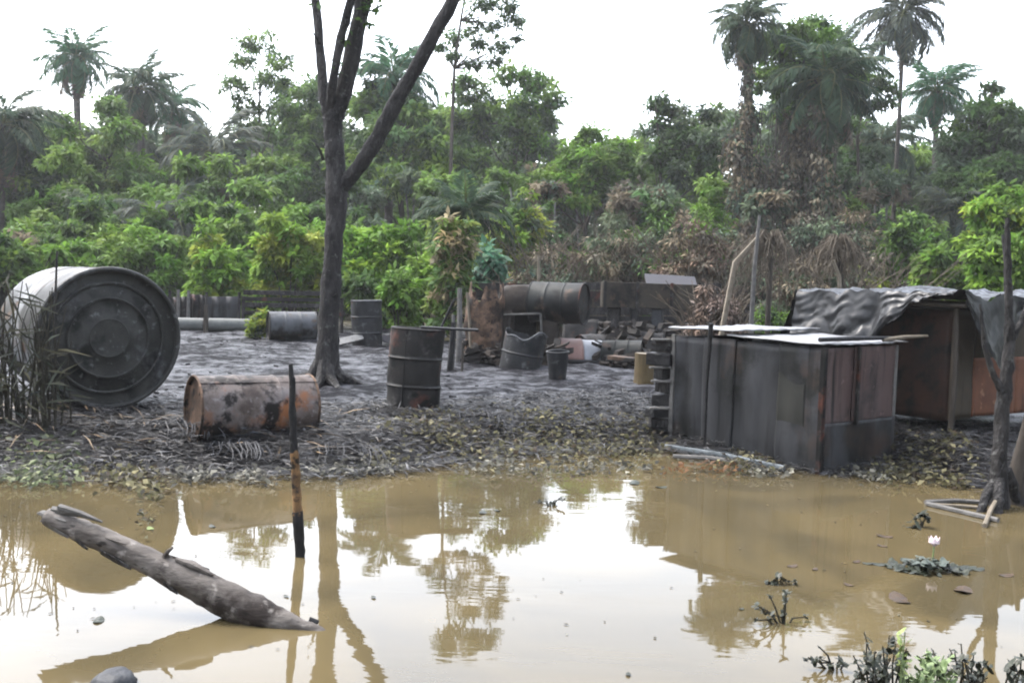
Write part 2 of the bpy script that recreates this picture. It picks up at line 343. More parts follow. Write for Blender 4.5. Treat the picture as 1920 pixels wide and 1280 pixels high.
def blob_leaves(rng, c, r, n, L, cols, sub=9, subr=.42, flat=.6, hang=.25, aspect=.42):
    """one leafy mass: sub-clumps spread in an ellipsoid c,r ; leaves turn outwards and droop"""
    r = np.array(r); cen = np.array(c)+ball(rng, sub, .45)*r*.8
    which = rng.integers(0, sub, n)
    sr = subr*rng.uniform(.6, 1.25, sub)
    off = ball(rng, n, .55)*np.array([1, 1, flat])
    P = cen[which] + off*(sr[which][:, None])*r.mean()
    D = off*1.0 + rng.normal(0, .45, (n, 3)) + np.array([0, 0, -hang])
    N = off*.5 + np.array([0, 0, 1.0]) + rng.normal(0, .35, (n, 3))
    cl = np.array(cols); sc_ = cl[rng.integers(0, len(cl), sub)]
    C = np.concatenate([jitter_col(rng, sc_[k], 1, .12, .05) for k in range(sub)])[which]
    C = np.clip(C*np.exp(rng.normal(0, .22, (n, 1))), .003, .9)
    LL = L*rng.uniform(.6, 1.35, n)
    return leaf_arrays(P, D, N, LL, LL*aspect, C)

# leaf colours (albedo)
DK = [(.026, .052, .014), (.036, .072, .019), (.048, .092, .024)]
MID = [(.052, .098, .017), (.070, .126, .023), (.094, .158, .028)]
BRT = [(.07, .15, .016), (.10, .20, .022), (.14, .24, .028)]
YEL = [(.15, .19, .022), (.20, .23, .035), (.10, .16, .02)]
TEAL = [(.03, .085, .045), (.05, .12, .07), (.10, .17, .12)]
GRY = [(.058, .082, .048), (.072, .100, .056), (.045, .068, .042)]
BRN = [(.095, .078, .052), (.135, .112, .074), (.065, .055, .040)]

SEED = [100]
def newrng():
    SEED[0] += 1; return np.random.default_rng(SEED[0])

def broad_tree(label, d, trunk, blobs, cols, L=.34, dens=1.0, rad=.14, cat='tree', group='trees of the forest edge', name='broadleaf_tree', bark=None, sub=9, limbs=True, deep=1.0):
    """trunk: pixel points from the ground up; blobs: (px,py,rx,ry) leafy masses"""
    rng = newrng()
    b0 = at(trunk[0][0], trunk[0][1], d); b0.z = gz(b0.x, d)-.05
    t = thing(name, b0, label, cat, group); WORLD_O[t.name] = tuple(b0)
    pts = [b0]+[at(p[0], p[1], d)+V((0, rng.uniform(-.15, .15), 0)) for p in trunk[1:]]
    n = len(pts); MB().tube(pts, [rad*(1-.65*i/(n-1)) for i in range(n)], 9, .08).build('trunk', bark or BARK, t, smooth=True)
    parts = []; lm = MB(); top = pts[-1]
    for (px, py, rx, ry) in blobs:
        dd = d+rng.uniform(-1.2, 1.2)*deep; c = at(px, py, dd); RX, RY = m(d, rx), m(d, ry)
        rx *= 1.18; ry *= 1.22; RX, RY = m(d, rx), m(d, ry); nn = int(dens*760*(rx*ry)/(45*45)*(.34/L)**1.2*(d/45)**1.0)+60
        parts.append(blob_leaves(rng, c, (RX, RX*.9, RY), nn, L, cols, sub=sub+3, subr=.46))
        if limbs:
            # limb from the nearest trunk point below the blob
            src = min(pts[1:], key=lambda q: (q-c).length + (3 if q.z > c.z else 0))
            mid = (src+c)/2 + V((0, 0, -.15*RX))
            lm.tube([src, mid, c+V((0, 0, RY*.3))], [rad*.38, rad*.25, rad*.08], 6, .05)
    if lm.v: lm.build('limb', bark or BARK, t, smooth=True)
    v, f, c = merge(parts); np_mesh('crown', v, f, LEAF, c, t)
    return t

def bush(label, px, py, rx, ry, d, cols, L=.22, dens=1.0, cat='bush', name='bush', group='bushes behind the clearing', sub=14, aspect=.42, hang=.25):
    rng = newrng()
    c = at(px, py, d); g0 = gz(c.x, d); top = at(px, py-ry, d).z
    b0 = V((c.x, d, g0-.03)); t = thing(name, b0, label, cat, group); WORLD_O[t.name] = tuple(b0)
    RX = m(d, rx); H = (top-g0)
    parts = []; n = int(dens*5200*(rx*ry)/(70*60)*(.22/L)**1.6*(d/28)**1.2)+200
    k = 5
    for i in range(k):
        a = 2*math.pi*i/k+rng.uniform(-.4, .4); rr = RX*.42
        cz = g0 + H*rng.uniform(.25, .80); lv = .28+.14*rng.random()
        parts.append(blob_leaves(rng, (c.x+math.cos(a)*rr*1.1, d+math.sin(a)*rr*.7, cz), (RX*rng.uniform(.45, .72), RX*.55, H*lv), n//k, L, cols, sub=sub, subr=.36, aspect=aspect, hang=hang))
    v, f, cc = merge(parts); v[:, 2] = np.maximum(v[:, 2], g0+.02)
    np_mesh('foliage', v, f, LEAF, cc, t)
    sm = MB()
    for i in range(7):
        a = rng.uniform(0, 6.28); e = V((c.x+math.cos(a)*RX*.6, d+math.sin(a)*RX*.5, g0+H*rng.uniform(.5, .85)))
        sm.tube([b0+V((math.cos(a)*.06, math.sin(a)*.06, 0)), (b0*.45+e*.55)+V((0, 0, H*.1)), e], [.022, .015, .006], 5)
    sm.build('stem', BARK, t)
    return t

# ---- palms: frond meshes shared between palms
def frond_mesh(name, bend, cols, seed, mat, nl=44, thin=1.15, droop=.55, gap=0.0):
    rng = np.random.default_rng(seed)
    n = 14; pts = []; p = np.array([0., 0, 0]); a = 0.0
    for i in range(n+1):
        pts.append(p.copy()); a = -bend*((i+1)/n)**1.4; p = p+np.array([math.cos(a), 0, math.sin(a)])/n
    pts = np.array(pts); P, D, N, LL = [], [], [], []
    for i in range(nl):
        u = .14+.86*(i+.5)/nl
        if rng.random() < gap: continue
        x = u*n; k = min(int(x), n-1); q = pts[k]+(pts[k+1]-pts[k])*(x-k); tn = pts[k+1]-pts[k]; tn /= np.linalg.norm(tn)
        ln = .36*math.sin(math.pi*min(1, .12+.86*u))**.6*(1-.35*u)
        up = np.array([-tn[2], 0, tn[0]])
        for s in (-1, 1):
            dd = tn*(.55+.5*u) + np.array([0, s, 0]) + up*(rng.uniform(-.25, .45)) + np.array([0, 0, -droop*rng.uniform(.2, 1.2)])
            P.append(q); D.append(dd); N.append(up+np.array([0, s*.5, 0])+rng.normal(0, .2, 3)); LL.append(ln*rng.uniform(.8, 1.15))
    P, D, N, LL = np.array(P), np.array(D), np.array(N), np.array(LL)
    C = jitter_col(rng, cols, len(P), .18, .08)
    v, f, c = leaf_arrays(P, D, N, LL, .015*thin+LL*.045, C, droop=.3)
    mb = MB(); mb.tube([V(q) for q in pts], [.014*(1-.8*i/n)+.002 for i in range(n+1)], 4)
    fv = np.array(mb.v, dtype=np.float32); ff = np.array([q for q in mb.f if len(q) == 4])
    v2, f2, c2 = merge([(v, f, c), (fv, ff, np.tile(np.array([[.10, .11, .05]]) if mat is LEAF else np.array([[.11, .085, .06]]), (len(fv), 1)))])
    o = np_mesh(name, v2, f2, mat, c2, origin=np.zeros(3, dtype=np.float32))
    me = o.data; bpy.data.objects.remove(o); return me
TONE = {'green': (.035, .085, .032), 'dull': (.05, .075, .045), 'dark': (.026, .048, .024), 'teal': (.031, .082, .038), 'grey': (.055, .068, .052)}
FR = {k: [frond_mesh('frond', b, c, 500+i*7+j, LEAF, droop=dr) for i, (b, dr) in enumerate(((.9, .3), (1.5, .5), (2.0, .7)))] for j, (k, c) in enumerate(TONE.items())}
FRD = [frond_mesh('dead_frond', b, (.10, .078, .055), 900+i, DRY, gap=.25, droop=.8) for i, b in enumerate((.5, 1.1))]
def palm(label, d, cx, cy, flen, trunk, tone='green', n=22, dead=4, emin=-45, emax=78, rad=.13, name='oil_palm', group='palms of the forest edge', scale=1.0, boots=True, bark=None):
    rng = newrng()
    c = at(cx, cy, d); b = at(trunk[-1][0], trunk[-1][1], d); b.z = gz(b.x, d)-.05
    t = thing(name, b, label, 'palm', group); WORLD_O[t.name] = tuple(b)
    pts = [b]+[at(p[0], p[1], d) for p in reversed(trunk[:-1])]+[c]
    k = len(pts); R = [rad*1.25]+[rad]*(k-2)+[rad*.9]
    MB().tube(pts, R, 10, .10).build('trunk', bark or PALMBARK, t, smooth=True)
    if boots:   # leaf bases below the crown
        bm = MB()
        for i in range(22):
            a = i*2.4; z = -.05-.045*i*rad/.13; p0 = c+V((math.cos(a)*rad*.8, math.sin(a)*rad*.8, z))
            bm.tube([p0, p0+V((math.cos(a)*rad*1.3, math.sin(a)*rad*1.3, rad*1.6))], [rad*.28, rad*.12], 5)
        bm.build('leaf_bases', PALMBARK, t)
    Lm = m(d, flen)*1.22; base = V(b)
    n = int(n*1.35)
    for i in range(n):
        u = i/(n-1); el = math.radians(emax+(emin-emax)*u**.9+rng.uniform(-8, 8)); az = i*2.39996+rng.uniform(-.2, .2)
        me = FR[tone][int(rng.integers(0, 3))]
        o = bpy.data.objects.new('frond', me); COL.objects.link(o); o.parent = t
        s = Lm*rng.uniform(.85, 1.12)
        o.matrix_local = Matrix.Translation(c-base) @ Matrix.Rotation(az, 4, 'Z') @ Matrix.Rotation(-el, 4, 'Y') @ Matrix.Rotation(rng.uniform(-.3, .3), 4, 'X') @ Matrix.Diagonal((s, s, s, 1))
    for i in range(dead):
        az = i*2.1+rng.uniform(-.4, .4); el = math.radians(rng.uniform(-80, -45)); s = Lm*rng.uniform(.7, 1.0)
        o = bpy.data.objects.new('dead_frond', FRD[i % 2]); COL.objects.link(o); o.parent = t
        o.matrix_local = Matrix.Translation(c-base+V((0, 0, -rad))) @ Matrix.Rotation(az, 4, 'Z') @ Matrix.Rotation(-el, 4, 'Y') @ Matrix.Diagonal((s, s, s, 1))
    return t

# distant forest mass (nobody could count it)
def forest():
    rng = newrng(); parts = []
    prof_x = [-200, 0, 100, 200, 330, 420, 520, 620, 700, 800, 900, 1000, 1080, 1150, 1220, 1300, 1400, 1500, 1600, 1700, 1780, 1850, 1950, 2100]
    prof_y = [220, 225, 235, 235, 245, 260, 240, 210, 200, 200, 210, 220, 265, 285, 250, 230, 180, 180, 230, 300, 250, 230, 220, 220]
    for i in range(760):
        px = rng.uniform(-180, 2100); ty = np.interp(px, prof_x, prof_y)
        py = rng.uniform(ty+10, 540); d = rng.uniform(52, 66)
        cols = [DK, MID, GRY, GRY, MID][int(rng.integers(0, 5))]
        if 1330 < px < 1700 and rng.random() < .5: cols = BRN+GRY
        r = m(d, rng.uniform(34, 56)); c = at(px, py, d)
        parts.append(blob_leaves(rng, c, (r*1.2, r, r*.95), 520, .46, cols, sub=8))
    # unseen forest ring, beside and behind the viewer, added to block low skylight
    for i in range(300):
        a = rng.uniform(math.radians(40), math.radians(320)); R_ = rng.uniform(30, 42); p = (math.sin(a)*R_*1.15, math.cos(a)*R_, 0)
        r = rng.uniform(1.6, 3.2); parts.append(blob_leaves(rng, (p[0], p[1], rng.uniform(.5, 12.5)), (r*1.4, r*1.4, r), 330, .85, [DK, MID, GRY][int(rng.integers(0, 3))], sub=8))
    v, f, c = merge(parts); o = np_mesh('distant_forest', v, f, LEAF, c); tag(o, 'dense mass of forest filling in behind the palms, with an unseen ring added around the viewer to block skylight', 'forest', kind='stuff')
    tk = MB()
    for i in range(46):
        px = rng.uniform(-100, 2050); d = rng.uniform(40, 56); b = at(px, 560, d); b.z = gz(b.x, d); tp = at(px+rng.uniform(-14, 14), rng.uniform(260, 400), d)
        tk.tube([b, (b+tp)/2+V((rng.uniform(-.2, .2), 0, 0)), tp], [rng.uniform(.05, .11), .06, .035], 6)
    o = tk.build('distant_trunks', GREYWOOD, smooth=True); tag(o, 'thin pale trunks standing in the far forest mass', 'forest', kind='stuff')
forest()
def undergrowth():
    rng = newrng(); parts = []
    for i in range(330):
        px = rng.uniform(-120, 2050); py = rng.uniform(330, 545)-(30 if px < 700 else 0); d = rng.uniform(33, 44)
        if i < 95: px = rng.uniform(-80, 1000); py = 560-170*rng.random()**1.4; d = rng.uniform(29.5, 34)
        cols = [MID, MID, BRT[:1]+MID, DK, GRY, YEL[2:]+MID][int(rng.integers(0, 6))]
        if i < 95: cols = [BRT+MID, DK+MID, BRT+MID, MID+BRT[:1], YEL+BRT, MID+DK][int(rng.integers(0, 6))]
        elif 980 < px < 1680 and rng.random() < .6: cols = BRN+GRY
        r = m(d, rng.uniform(26, 44)); parts.append(blob_leaves(rng, at(px, py, d), (r*1.3, r, r*.9), 420, .27, cols, sub=9))
    v, f, c = merge(parts); o = np_mesh('undergrowth', v, f, LEAF, c); tag(o, 'tangled undergrowth between the bushes and the tall trees', 'undergrowth', kind='stuff')
undergrowth()

# ---- trees
broad_tree('airy tall tree with tiered small leaf clumps between the left palms and forked trunk', 50, [(480, 560), (482, 420), (486, 300), (488, 180), (487, 100)],
    [(485, 82, 46, 22), (458, 112, 32, 15), (520, 112, 34, 18), (437, 165, 28, 22), (525, 160, 34, 26), (490, 150, 28, 16), (520, 205, 40, 26), (455, 205, 34, 24), (478, 250, 46, 26), (540, 190, 22, 40)], DK+MID, L=.24, dens=.75, rad=.10)
broad_tree('light green leafy tree rising below the tallest left palm', 44, [(190, 560), (195, 420), (200, 300)],
    [(200, 205, 34, 26), (222, 255, 46, 38), (178, 290, 48, 40), (240, 320, 55, 42), (120, 235, 30, 34), (160, 355, 60, 46), (225, 385, 58, 46), (100, 300, 40, 40)], MID+MID+BRT[:1], L=.32)
broad_tree('dark leafy tree at the far left edge below drooping fronds', 42, [(60, 560), (55, 430), (50, 330)],
    [(60, 310, 60, 46), (15, 340, 50, 46), (100, 350, 50, 40), (50, 395, 70, 46), (-50, 330, 60, 60)], DK+MID, L=.30)
broad_tree('dense dark tree immediately left of the forked trunk', 48, [(555, 560), (552, 420), (548, 300), (560, 220)],
    [(578, 170, 30, 26), (555, 225, 38, 34), (590, 240, 30, 40), (575, 290, 40, 40), (540, 300, 30, 36), (585, 350, 40, 40), (590, 200, 20, 40)], DK+MID, L=.3, bark=BARK)
broad_tree('broad tree with dull speckled leaves behind the right fork branch', 44, [(760, 560), (755, 430), (750, 320), (765, 240)],
    [(765, 215, 50, 34), (715, 260, 46, 38), (810, 270, 50, 40), (740, 320, 56, 42), (815, 340, 56, 42), (700, 350, 46, 46), (690, 200, 30, 50), (850, 300, 40, 40), (660, 300, 40, 46)], MID+DK+YEL[2:], L=.34, dens=1.1)
broad_tree('tall sparse tree with dangling dark leaf clumps reaching out of the top of the picture', 42, [(838, 560), (842, 400), (848, 220), (852, 130), (864, 40), (880, -50)],
    [(905, 8, 30, 16), (948, 12, 30, 18), (968, 40, 18, 14), (930, 50, 22, 14), (885, 50, 22, 14), (855, 70, 22, 13), (828, 88, 14, 10), (905, 88, 24, 14), (940, 88, 20, 12), (885, 122, 20, 11), (845, 105, 20, 10), (968, 72, 10, 7), (925, 115, 20, 10), (880, -45, 50, 26), (940, -40, 40, 24), (890, -85, 40, 22)], DK, L=.22, dens=.62, rad=.10, sub=7, deep=.5)
broad_tree('spreading green tree with layered crown right of the sparse tall tree', 47, [(968, 560), (966, 430), (964, 330), (965, 230)],
    [(955, 140, 46, 16), (1005, 160, 40, 20), (1035, 185, 26, 22), (880, 165, 40, 26), (905, 195, 44, 26), (965, 195, 46, 22), (1020, 222, 36, 20), (900, 240, 50, 28), (975, 240, 46, 22), (1000, 265, 38, 20), (880, 290, 50, 32), (950, 310, 50, 34), (860, 225, 26, 30)], MID+DK+BRT[:1], L=.30, dens=.95)
broad_tree('rounded pale green tree below the gap of sky in the middle', 42, [(1095, 560), (1098, 430), (1100, 330)],
    [(1102, 258, 30, 24), (1080, 295, 46, 32), (1125, 300, 40, 30), (1060, 340, 50, 36), (1120, 345, 50, 36), (1165, 285, 24, 34), (1180, 330, 36, 34), (1010, 345, 46, 36)], MID+BRT[:2], L=.32, dens=1.05)
broad_tree('dark thin tree with twiggy top beside the sky gap', 40, [(1242, 560), (1240, 400), (1236, 280), (1230, 200)],
    [(1230, 195, 26, 18), (1265, 205, 28, 20), (1235, 235, 30, 22), (1285, 240, 34, 28), (1330, 215, 34, 24), (1260, 275, 40, 24), (1320, 270, 36, 30), (1290, 315, 46, 34), (1345, 300, 36, 34), (1225, 300, 22, 22)], DK+MID[:1]+GRY, L=.26, dens=.85, rad=.09)
broad_tree('high domed green tree crown over the creeper-hung palm trunks', 38, [(1500, 560), (1496, 400), (1492, 250), (1500, 140)],
    [(1520, 62, 52, 24), (1480, 72, 42, 26), (1560, 75, 40, 28), (1585, 105, 26, 26), (1450, 95, 38, 32), (1500, 110, 50, 34), (1555, 120, 40, 30), (1455, 150, 44, 34), (1520, 165, 46, 34), (1480, 200, 40, 30), (1610, 140, 20, 16), (1560, 190, 40, 34)], MID+BRT[:2]+DK, L=.28, dens=1.0, rad=.16, bark=DARKBARK)
broad_tree('flat dark crown spreading right from the creeper-hung trunks', 40, [(1615, 560), (1610, 400), (1606, 260), (1620, 180)],
    [(1640, 150, 32, 14), (1610, 165, 34, 16), (1660, 165, 22, 12), (1600, 200, 34, 18), (1640, 195, 34, 14), (1590, 240, 30, 22), (1620, 290, 44, 34), (1570, 330, 40, 40), (1640, 340, 40, 36)], DK+GRY, L=.26, dens=.85, rad=.10)
broad_tree('large blue-green tree filling the right edge of the forest', 40, [(1850, 560), (1848, 420), (1850, 300), (1858, 180)],
    [(1860, 165, 18, 10), (1858, 200, 34, 16), (1830, 225, 46, 30), (1885, 225, 46, 32), (1790, 262, 46, 34), (1850, 275, 56, 36), (1915, 270, 46, 40), (1800, 315, 50, 36), (1880, 330, 60, 40), (1960, 300, 60, 60), (1790, 365, 56, 40), (1860, 390, 60, 40)], DK+GRY[:2]+MID[:1], L=.30, dens=1.1)
broad_tree('young slender tree with yellow-green leaves at the right edge', 24, [(1880, 580), (1882, 500), (1886, 420)],
    [(1885, 365, 30, 20), (1850, 400, 38, 26), (1900, 405, 38, 28), (1870, 440, 46, 30), (1920, 450, 40, 34), (1830, 450, 30, 26), (1880, 480, 50, 30)], BRT+MID+YEL[:1], L=.2, dens=1.4, rad=.05)

# ---- palms
palm('tallest oil palm of the left group with full rounded crown', 52, 143, 112, 66, [(143, 150), (148, 300), (155, 560)], 'teal', n=26, emin=-48, rad=.17, dead=5)
palm('oil palm second from left with hanging dead fronds under its crown', 48, 258, 165, 74, [(260, 210), (268, 330), (275, 560)], 'dark', n=24, dead=10, emin=-55, rad=.17)
palm('smaller fan-headed palm third from left, partly behind its neighbour', 52, 325, 205, 66, [(325, 240), (322, 360), (320, 560)], 'teal', n=20, dead=4, emin=-30, rad=.13)
palm('dark drooping palm cut by the left edge of the view', 40, 8, 235, 96, [(5, 290), (0, 400), (-5, 560)], 'dark', n=28, dead=6, emin=-65, rad=.18)
palm('dull palm with wide arching fronds low between left palms and airy tree', 44, 400, 290, 100, [(402, 320), (405, 420), (408, 560)], 'grey', n=22, dead=6, emin=-50, rad=.13)
palm('short blue-green palm low in front of the left forest', 34, 320, 420, 90, [(322, 450), (325, 560)], 'grey', n=20, dead=4, emin=-40, rad=.12)
palm('upright-fronded palm seen between the branches of the forked tree', 46, 738, 150, 92, [(736, 190), (730, 320), (725, 560)], 'teal', n=26, dead=9, emin=-50, rad=.18)
palm('small dark palm with raised fronds in the middle of the bush', 27, 872, 410, 92, [(874, 440), (878, 560)], 'dark', n=18, dead=5, emin=5, emax=70, rad=.10)
palm('dark palm touching the top of the picture above the burnt trunks', 36, 1400, 48, 76, [(1402, 100), (1404, 300), (1408, 560)], 'dull', n=26, dead=4, emin=-42, rad=.17, bark=DARKBARK)
palm('bushy palm with brown skirt of dead fronds under the domed crown', 35, 1548, 150, 118, [(1546, 190), (1538, 330), (1530, 560)], 'dark', n=24, dead=16, emin=-45, rad=.20, bark=DARKBARK)
palm('very tall slender palm with thin pale trunk against the sky at right', 42, 1692, 28, 86, [(1692, 90), (1686, 220), (1676, 380), (1670, 560)], 'grey', n=22, dead=2, emin=-36, rad=.085, boots=False)
palm('middle-height palm right of the slender pale trunk', 48, 1757, 172, 70, [(1756, 210), (1752, 330), (1750, 560)], 'teal', n=24, dead=3, emin=-42, rad=.13)
palm('low pale palm with drooping fronds against the slender pale trunk', 45, 1662, 262, 76, [(1660, 300), (1655, 400), (1650, 560)], 'dull', n=24, dead=4, emin=-60, rad=.12)
palm('greyish palm drooping in front of the big right tree', 38, 1800, 400, 86, [(1802, 430), (1804, 560)], 'grey', n=20, dead=6, emin=-60, rad=.11)

# creepers hanging on the burnt trunks
def creeper(label, d, cols_px, cols, n, L=.2, name='creeper_curtain', strands=60):
    """a curtain of creeper on a supporting trunk; cols_px: (px,py,rx,ry) masses"""
    rng = newrng(); parts = []; b = at(cols_px[0][0], 560, d); b.z = gz(b.x, d)
    t = thing(name, b, label, 'creeper', 'creepers hanging on the palms'); WORLD_O[t.name] = tuple(b)
    tot = sum(r[2]*r[3] for r in cols_px)
    for (px, py, rx, ry) in cols_px:
        parts.append(blob_leaves(rng, at(px, py, d-.3), (m(d, rx), m(d, rx)*.8, m(d, ry)), int(n*rx*ry/tot), L, cols, sub=16, subr=.5, hang=.9, flat=1.6))
    v, f, c = merge(parts); np_mesh('foliage', v, f, DRY, c, t)
    sm = MB()
    for i in range(strands):
        q = cols_px[int(rng.integers(0, len(cols_px)))]; px = q[0]+rng.uniform(-1, 1)*q[2]; py = q[1]-q[3]*rng.uniform(.2, 1)
        p = at(px, py, d-.4+rng.uniform(-.3, .3)); ln = m(d, q[3])*rng.uniform(.8, 1.9)
        sm.tube([p, p+V((rng.uniform(-.1, .1), 0, -ln*.5)), p+V((rng.uniform(-.2, .2), 0, -ln))], [.018, .014, .01], 4)
    sm.build('vine', BARK, t); return t
creeper('dark ragged creeper wrapped around the left burnt palm trunk', 35.5, [(1402, 150, 16, 30), (1405, 215, 26, 40), (1392, 285, 38, 46), (1412, 350, 46, 46), (1400, 420, 52, 46), (1375, 480, 46, 40)], GRY+BRN, 5200, L=.2)
creeper('brown curtain of dead vines hanging between the two burnt trunks', 35.2, [(1480, 250, 34, 40), (1490, 310, 40, 46), (1480, 370, 46, 46), (1500, 430, 50, 40)], BRN+BRN+GRY, 4200, L=.2, strands=120)
creeper('brownish creeper clinging to the right leaning burnt trunk', 34.6, [(1540, 230, 26, 40), (1540, 300, 30, 46), (1545, 370, 36, 46), (1560, 440, 60, 40)], BRN+GRY+DK[:1], 4400, L=.2)

# ---- bushes
bush('green bush with brownish tips behind the tank at far left', 60, 470, 100, 55, 27, BRT[:2]+MID[1:]+BRN[:1], dens=1.2)
bush('leafy green bush behind the tank top', 190, 470, 90, 50, 28, MID+BRT[:1], dens=1.1)
bush('fresh green bush between tank and lying pipe', 300, 480, 80, 50, 29, BRT[:2]+MID[1:], dens=1.1)
bush('yellowish leafy bush behind the sheet fence', 410, 488, 70, 52, 27, BRT+YEL[:1], dens=1.1)
bush('bright lime-green bush left of the forked trunk', 545, 478, 80, 66, 26, BRT+YEL, dens=1.3, L=.2)
bush('vivid green bush right of the forked trunk', 705, 480, 78, 80, 26, BRT+BRT+MID[:1], dens=1.4, L=.24)
bush('pale green bush high behind the forked trunk', 590, 425, 70, 44, 32, BRT+MID, dens=1.0)
bush('yellow-green shrub right of the vivid bush', 800, 480, 46, 64, 24, YEL[2:]+BRT+MID[1:], dens=1.2, L=.2)
bush('shrub with large pale and cream leaves near the slanting stick', 850, 470, 40, 66, 22, [(.11, .15, .03), (.08, .13, .025), (.06, .11, .028), (.24, .20, .11)], dens=.9, L=.2)
bush('blue-green shrub with broad pale leaves in the middle', 925, 495, 42, 40, 24, TEAL, dens=1.2, L=.26, aspect=.55)
bush('yellowish bush above the blue-green shrub', 965, 415, 44, 44, 30, YEL+MID+GRY, dens=1.0)
bush('small rounded green shrub low beside the black drum', 752, 560, 40, 40, 21, MID+BRT[:2], dens=1.2, L=.16)
bush('dark green shrub behind the black drum', 690, 535, 56, 34, 25, DK+MID, dens=1.1, L=.2)
bush('green shrub standing above the brown brush', 1335, 385, 60, 56, 32, BRT[:2]+MID, dens=1.0)
bush('mid green bush above the dry brush in the middle', 1210, 385, 60, 44, 33, MID+GRY, dens=.9)
bush('green bush right of the burnt trunks', 1690, 450, 60, 56, 28, MID+BRT[:2]+DK[:1], dens=1.1)
bush('leafy bush behind the tarpaulin roof', 1775, 485, 66, 60, 25, MID+BRT[:2]+YEL[2:], dens=1.2)
bush('bright yellow-green bush at the right edge behind the tarpaulin', 1880, 490, 66, 60, 21, BRT+MID, dens=1.3, L=.2)
bush('small tuft of fresh green behind the metal box lids', 1455, 585, 40, 32, 18, BRT[:2]+MID+GRY, dens=1.0, L=.14, aspect=.2)
bush('low yellowish weed tuft at the end of the grey pipe', 485, 600, 24, 18, 21, YEL+GRY, dens=1.2, L=.12)
bush('dull green bush behind the plank fence', 480, 540, 90, 36, 30, MID+DK, dens=1.0)
bush('dark bush low at the left edge', -20, 500, 90, 50, 24, DK+MID, dens=1.0)
bush('grey-green bush in the shade between palm and bushes', 640, 430, 60, 50, 36, GRY+DK, dens=1.0)

# dry brush: twigs + brown leaves
def dry_shrub(label, px, py, rx, ry, d, cols=BRN, n=2600, tw=110, L=.16, tone=None):
    rng = newrng(); c = at(px, py, d); g0 = gz(c.x, d); b0 = V((c.x, d, g0)); H = at(px, py-ry, d).z-g0; RX = m(d, rx)
    t = thing('dry_shrub', b0, label, 'shrub', 'brown dry shrubs behind the clearing'); WORLD_O[t.name] = tuple(b0)
    parts = []
    for i in range(4):
        a = i*1.6+rng.uniform(0, 1)
        parts.append(blob_leaves(rng, (c.x+math.cos(a)*RX*.5, d+math.sin(a)*RX*.3, g0+H*rng.uniform(.35, .7)), (RX*.6, RX*.5, H*.38), n//4, L, cols, sub=12, subr=.45, hang=.4, aspect=.3))
    v, f, cc = merge(parts); v[:, 2] = np.maximum(v[:, 2], g0+.02); np_mesh('foliage', v, f, DRY, cc, t)
    sm = MB()
    for i in range(tw):
        x0 = c.x+rng.uniform(-.8, .8)*RX; y0 = d+rng.uniform(-.5, .5)*RX*.6
        a = rng.uniform(0, 6.28); ln = H*rng.uniform(.4, 1.05); sp = rng.uniform(.1, .7)
        p1 = V((x0, y0, g0)); p2 = p1+V((math.cos(a)*sp*ln*.4, math.sin(a)*sp*ln*.3, ln*.62)); p3 = p1+V((math.cos(a)*sp*ln, math.sin(a)*sp*ln*.6, ln*rng.uniform(.75, 1.0)))
        sm.tube([p1, p2, p3], [.016, .011, .005], 4)
    sm.build('twig', tone or TWIG, t); return t
dry_shrub('dry greyish brush behind the rusty oven', 1060, 455, 90, 66, 26, BRN+GRY, n=4200, tw=140)
dry_shrub('brown dry brush behind the long rusty trough', 1190, 460, 90, 66, 25, BRN+GRY+MID[:1], n=4600, tw=140)
dry_shrub('reddish-brown withered shrub left of the leaning pale stakes', 1300, 465, 70, 66, 24, BRN+[(.13, .085, .06)], n=3800, tw=120)
dry_shrub('brown scrub at the foot of the burnt palms', 1400, 470, 80, 80, 28, BRN+GRY, n=4200, tw=120, tone=BARK)
dry_shrub('withered brown heap beneath the right burnt trunk', 1560, 440, 90, 80, 28, BRN+GRY, n=5200, tw=140, tone=BARK)
dry_shrub('dry brush behind the left corner of the tarpaulin', 1520, 510, 80, 56, 19, BRN+GRY, n=4200, tw=160)
dry_shrub('tan dry brush behind the middle of the tarpaulin', 1640, 510, 80, 50, 20, BRN+YEL[:1]+GRY, n=3800, tw=120)
dry_shrub('thin bare brush standing in front of the oven brush', 1010, 500, 60, 44, 23, GRY+BRN, n=1500, tw=90)

# ================================================================== OBJECTS OF THE CLEARING
UP = V((0, 0, 1))
def gp(px, py, d):
    p = at(px, py, d); p.z = gz(p.x, p.y); return p
def rough_cyl(prof_r, L, M, n=40, dent=0.0, seed=0, ribs=(), rib_h=.012, rib_w=.02, nh=26, a0=0, a1=2*math.pi, top_cut=None):
    """shell of a drum along local Z with rolled ribs and dents"""
    hs = sorted(set([0, L]+[L*i/nh for i in range(nh+1)]+[h+o for h in ribs for o in (-rib_w, -rib_w/2, 0, rib_w/2, rib_w)]))
    prof = []
    for h in hs:
        b = 0
        for rb in ribs: b = max(b, rib_h*max(0, 1-abs(h-rb)/rib_w))
        prof.append((prof_r+b, h))
    def wob(q, h):
        return 1+dent*noise.noise(V((math.cos(q)*1.4+seed, math.sin(q)*1.4, h*2.2+seed*3)))+dent*.4*noise.noise(V((math.cos(q)*4+seed, math.sin(q)*4, h*6)))
    mb = MB(); mb.lathe(prof, M, n, wob, a0, a1)
    if top_cut:
        nc = n if abs(a1-a0-2*math.pi) < 1e-6 else n+1; zM = M.to_3x3() @ UP; top = len(prof)-1
        for i in range(len(prof)):
            for k in range(nc):
                h = prof[i][1]; q = a0+(a1-a0)*k/n; lim = top_cut(q)
                if h > lim:
                    v = V(mb.v[i*nc+k]) - zM*(h-lim); mb.v[i*nc+k] = tuple(v)
    return mb
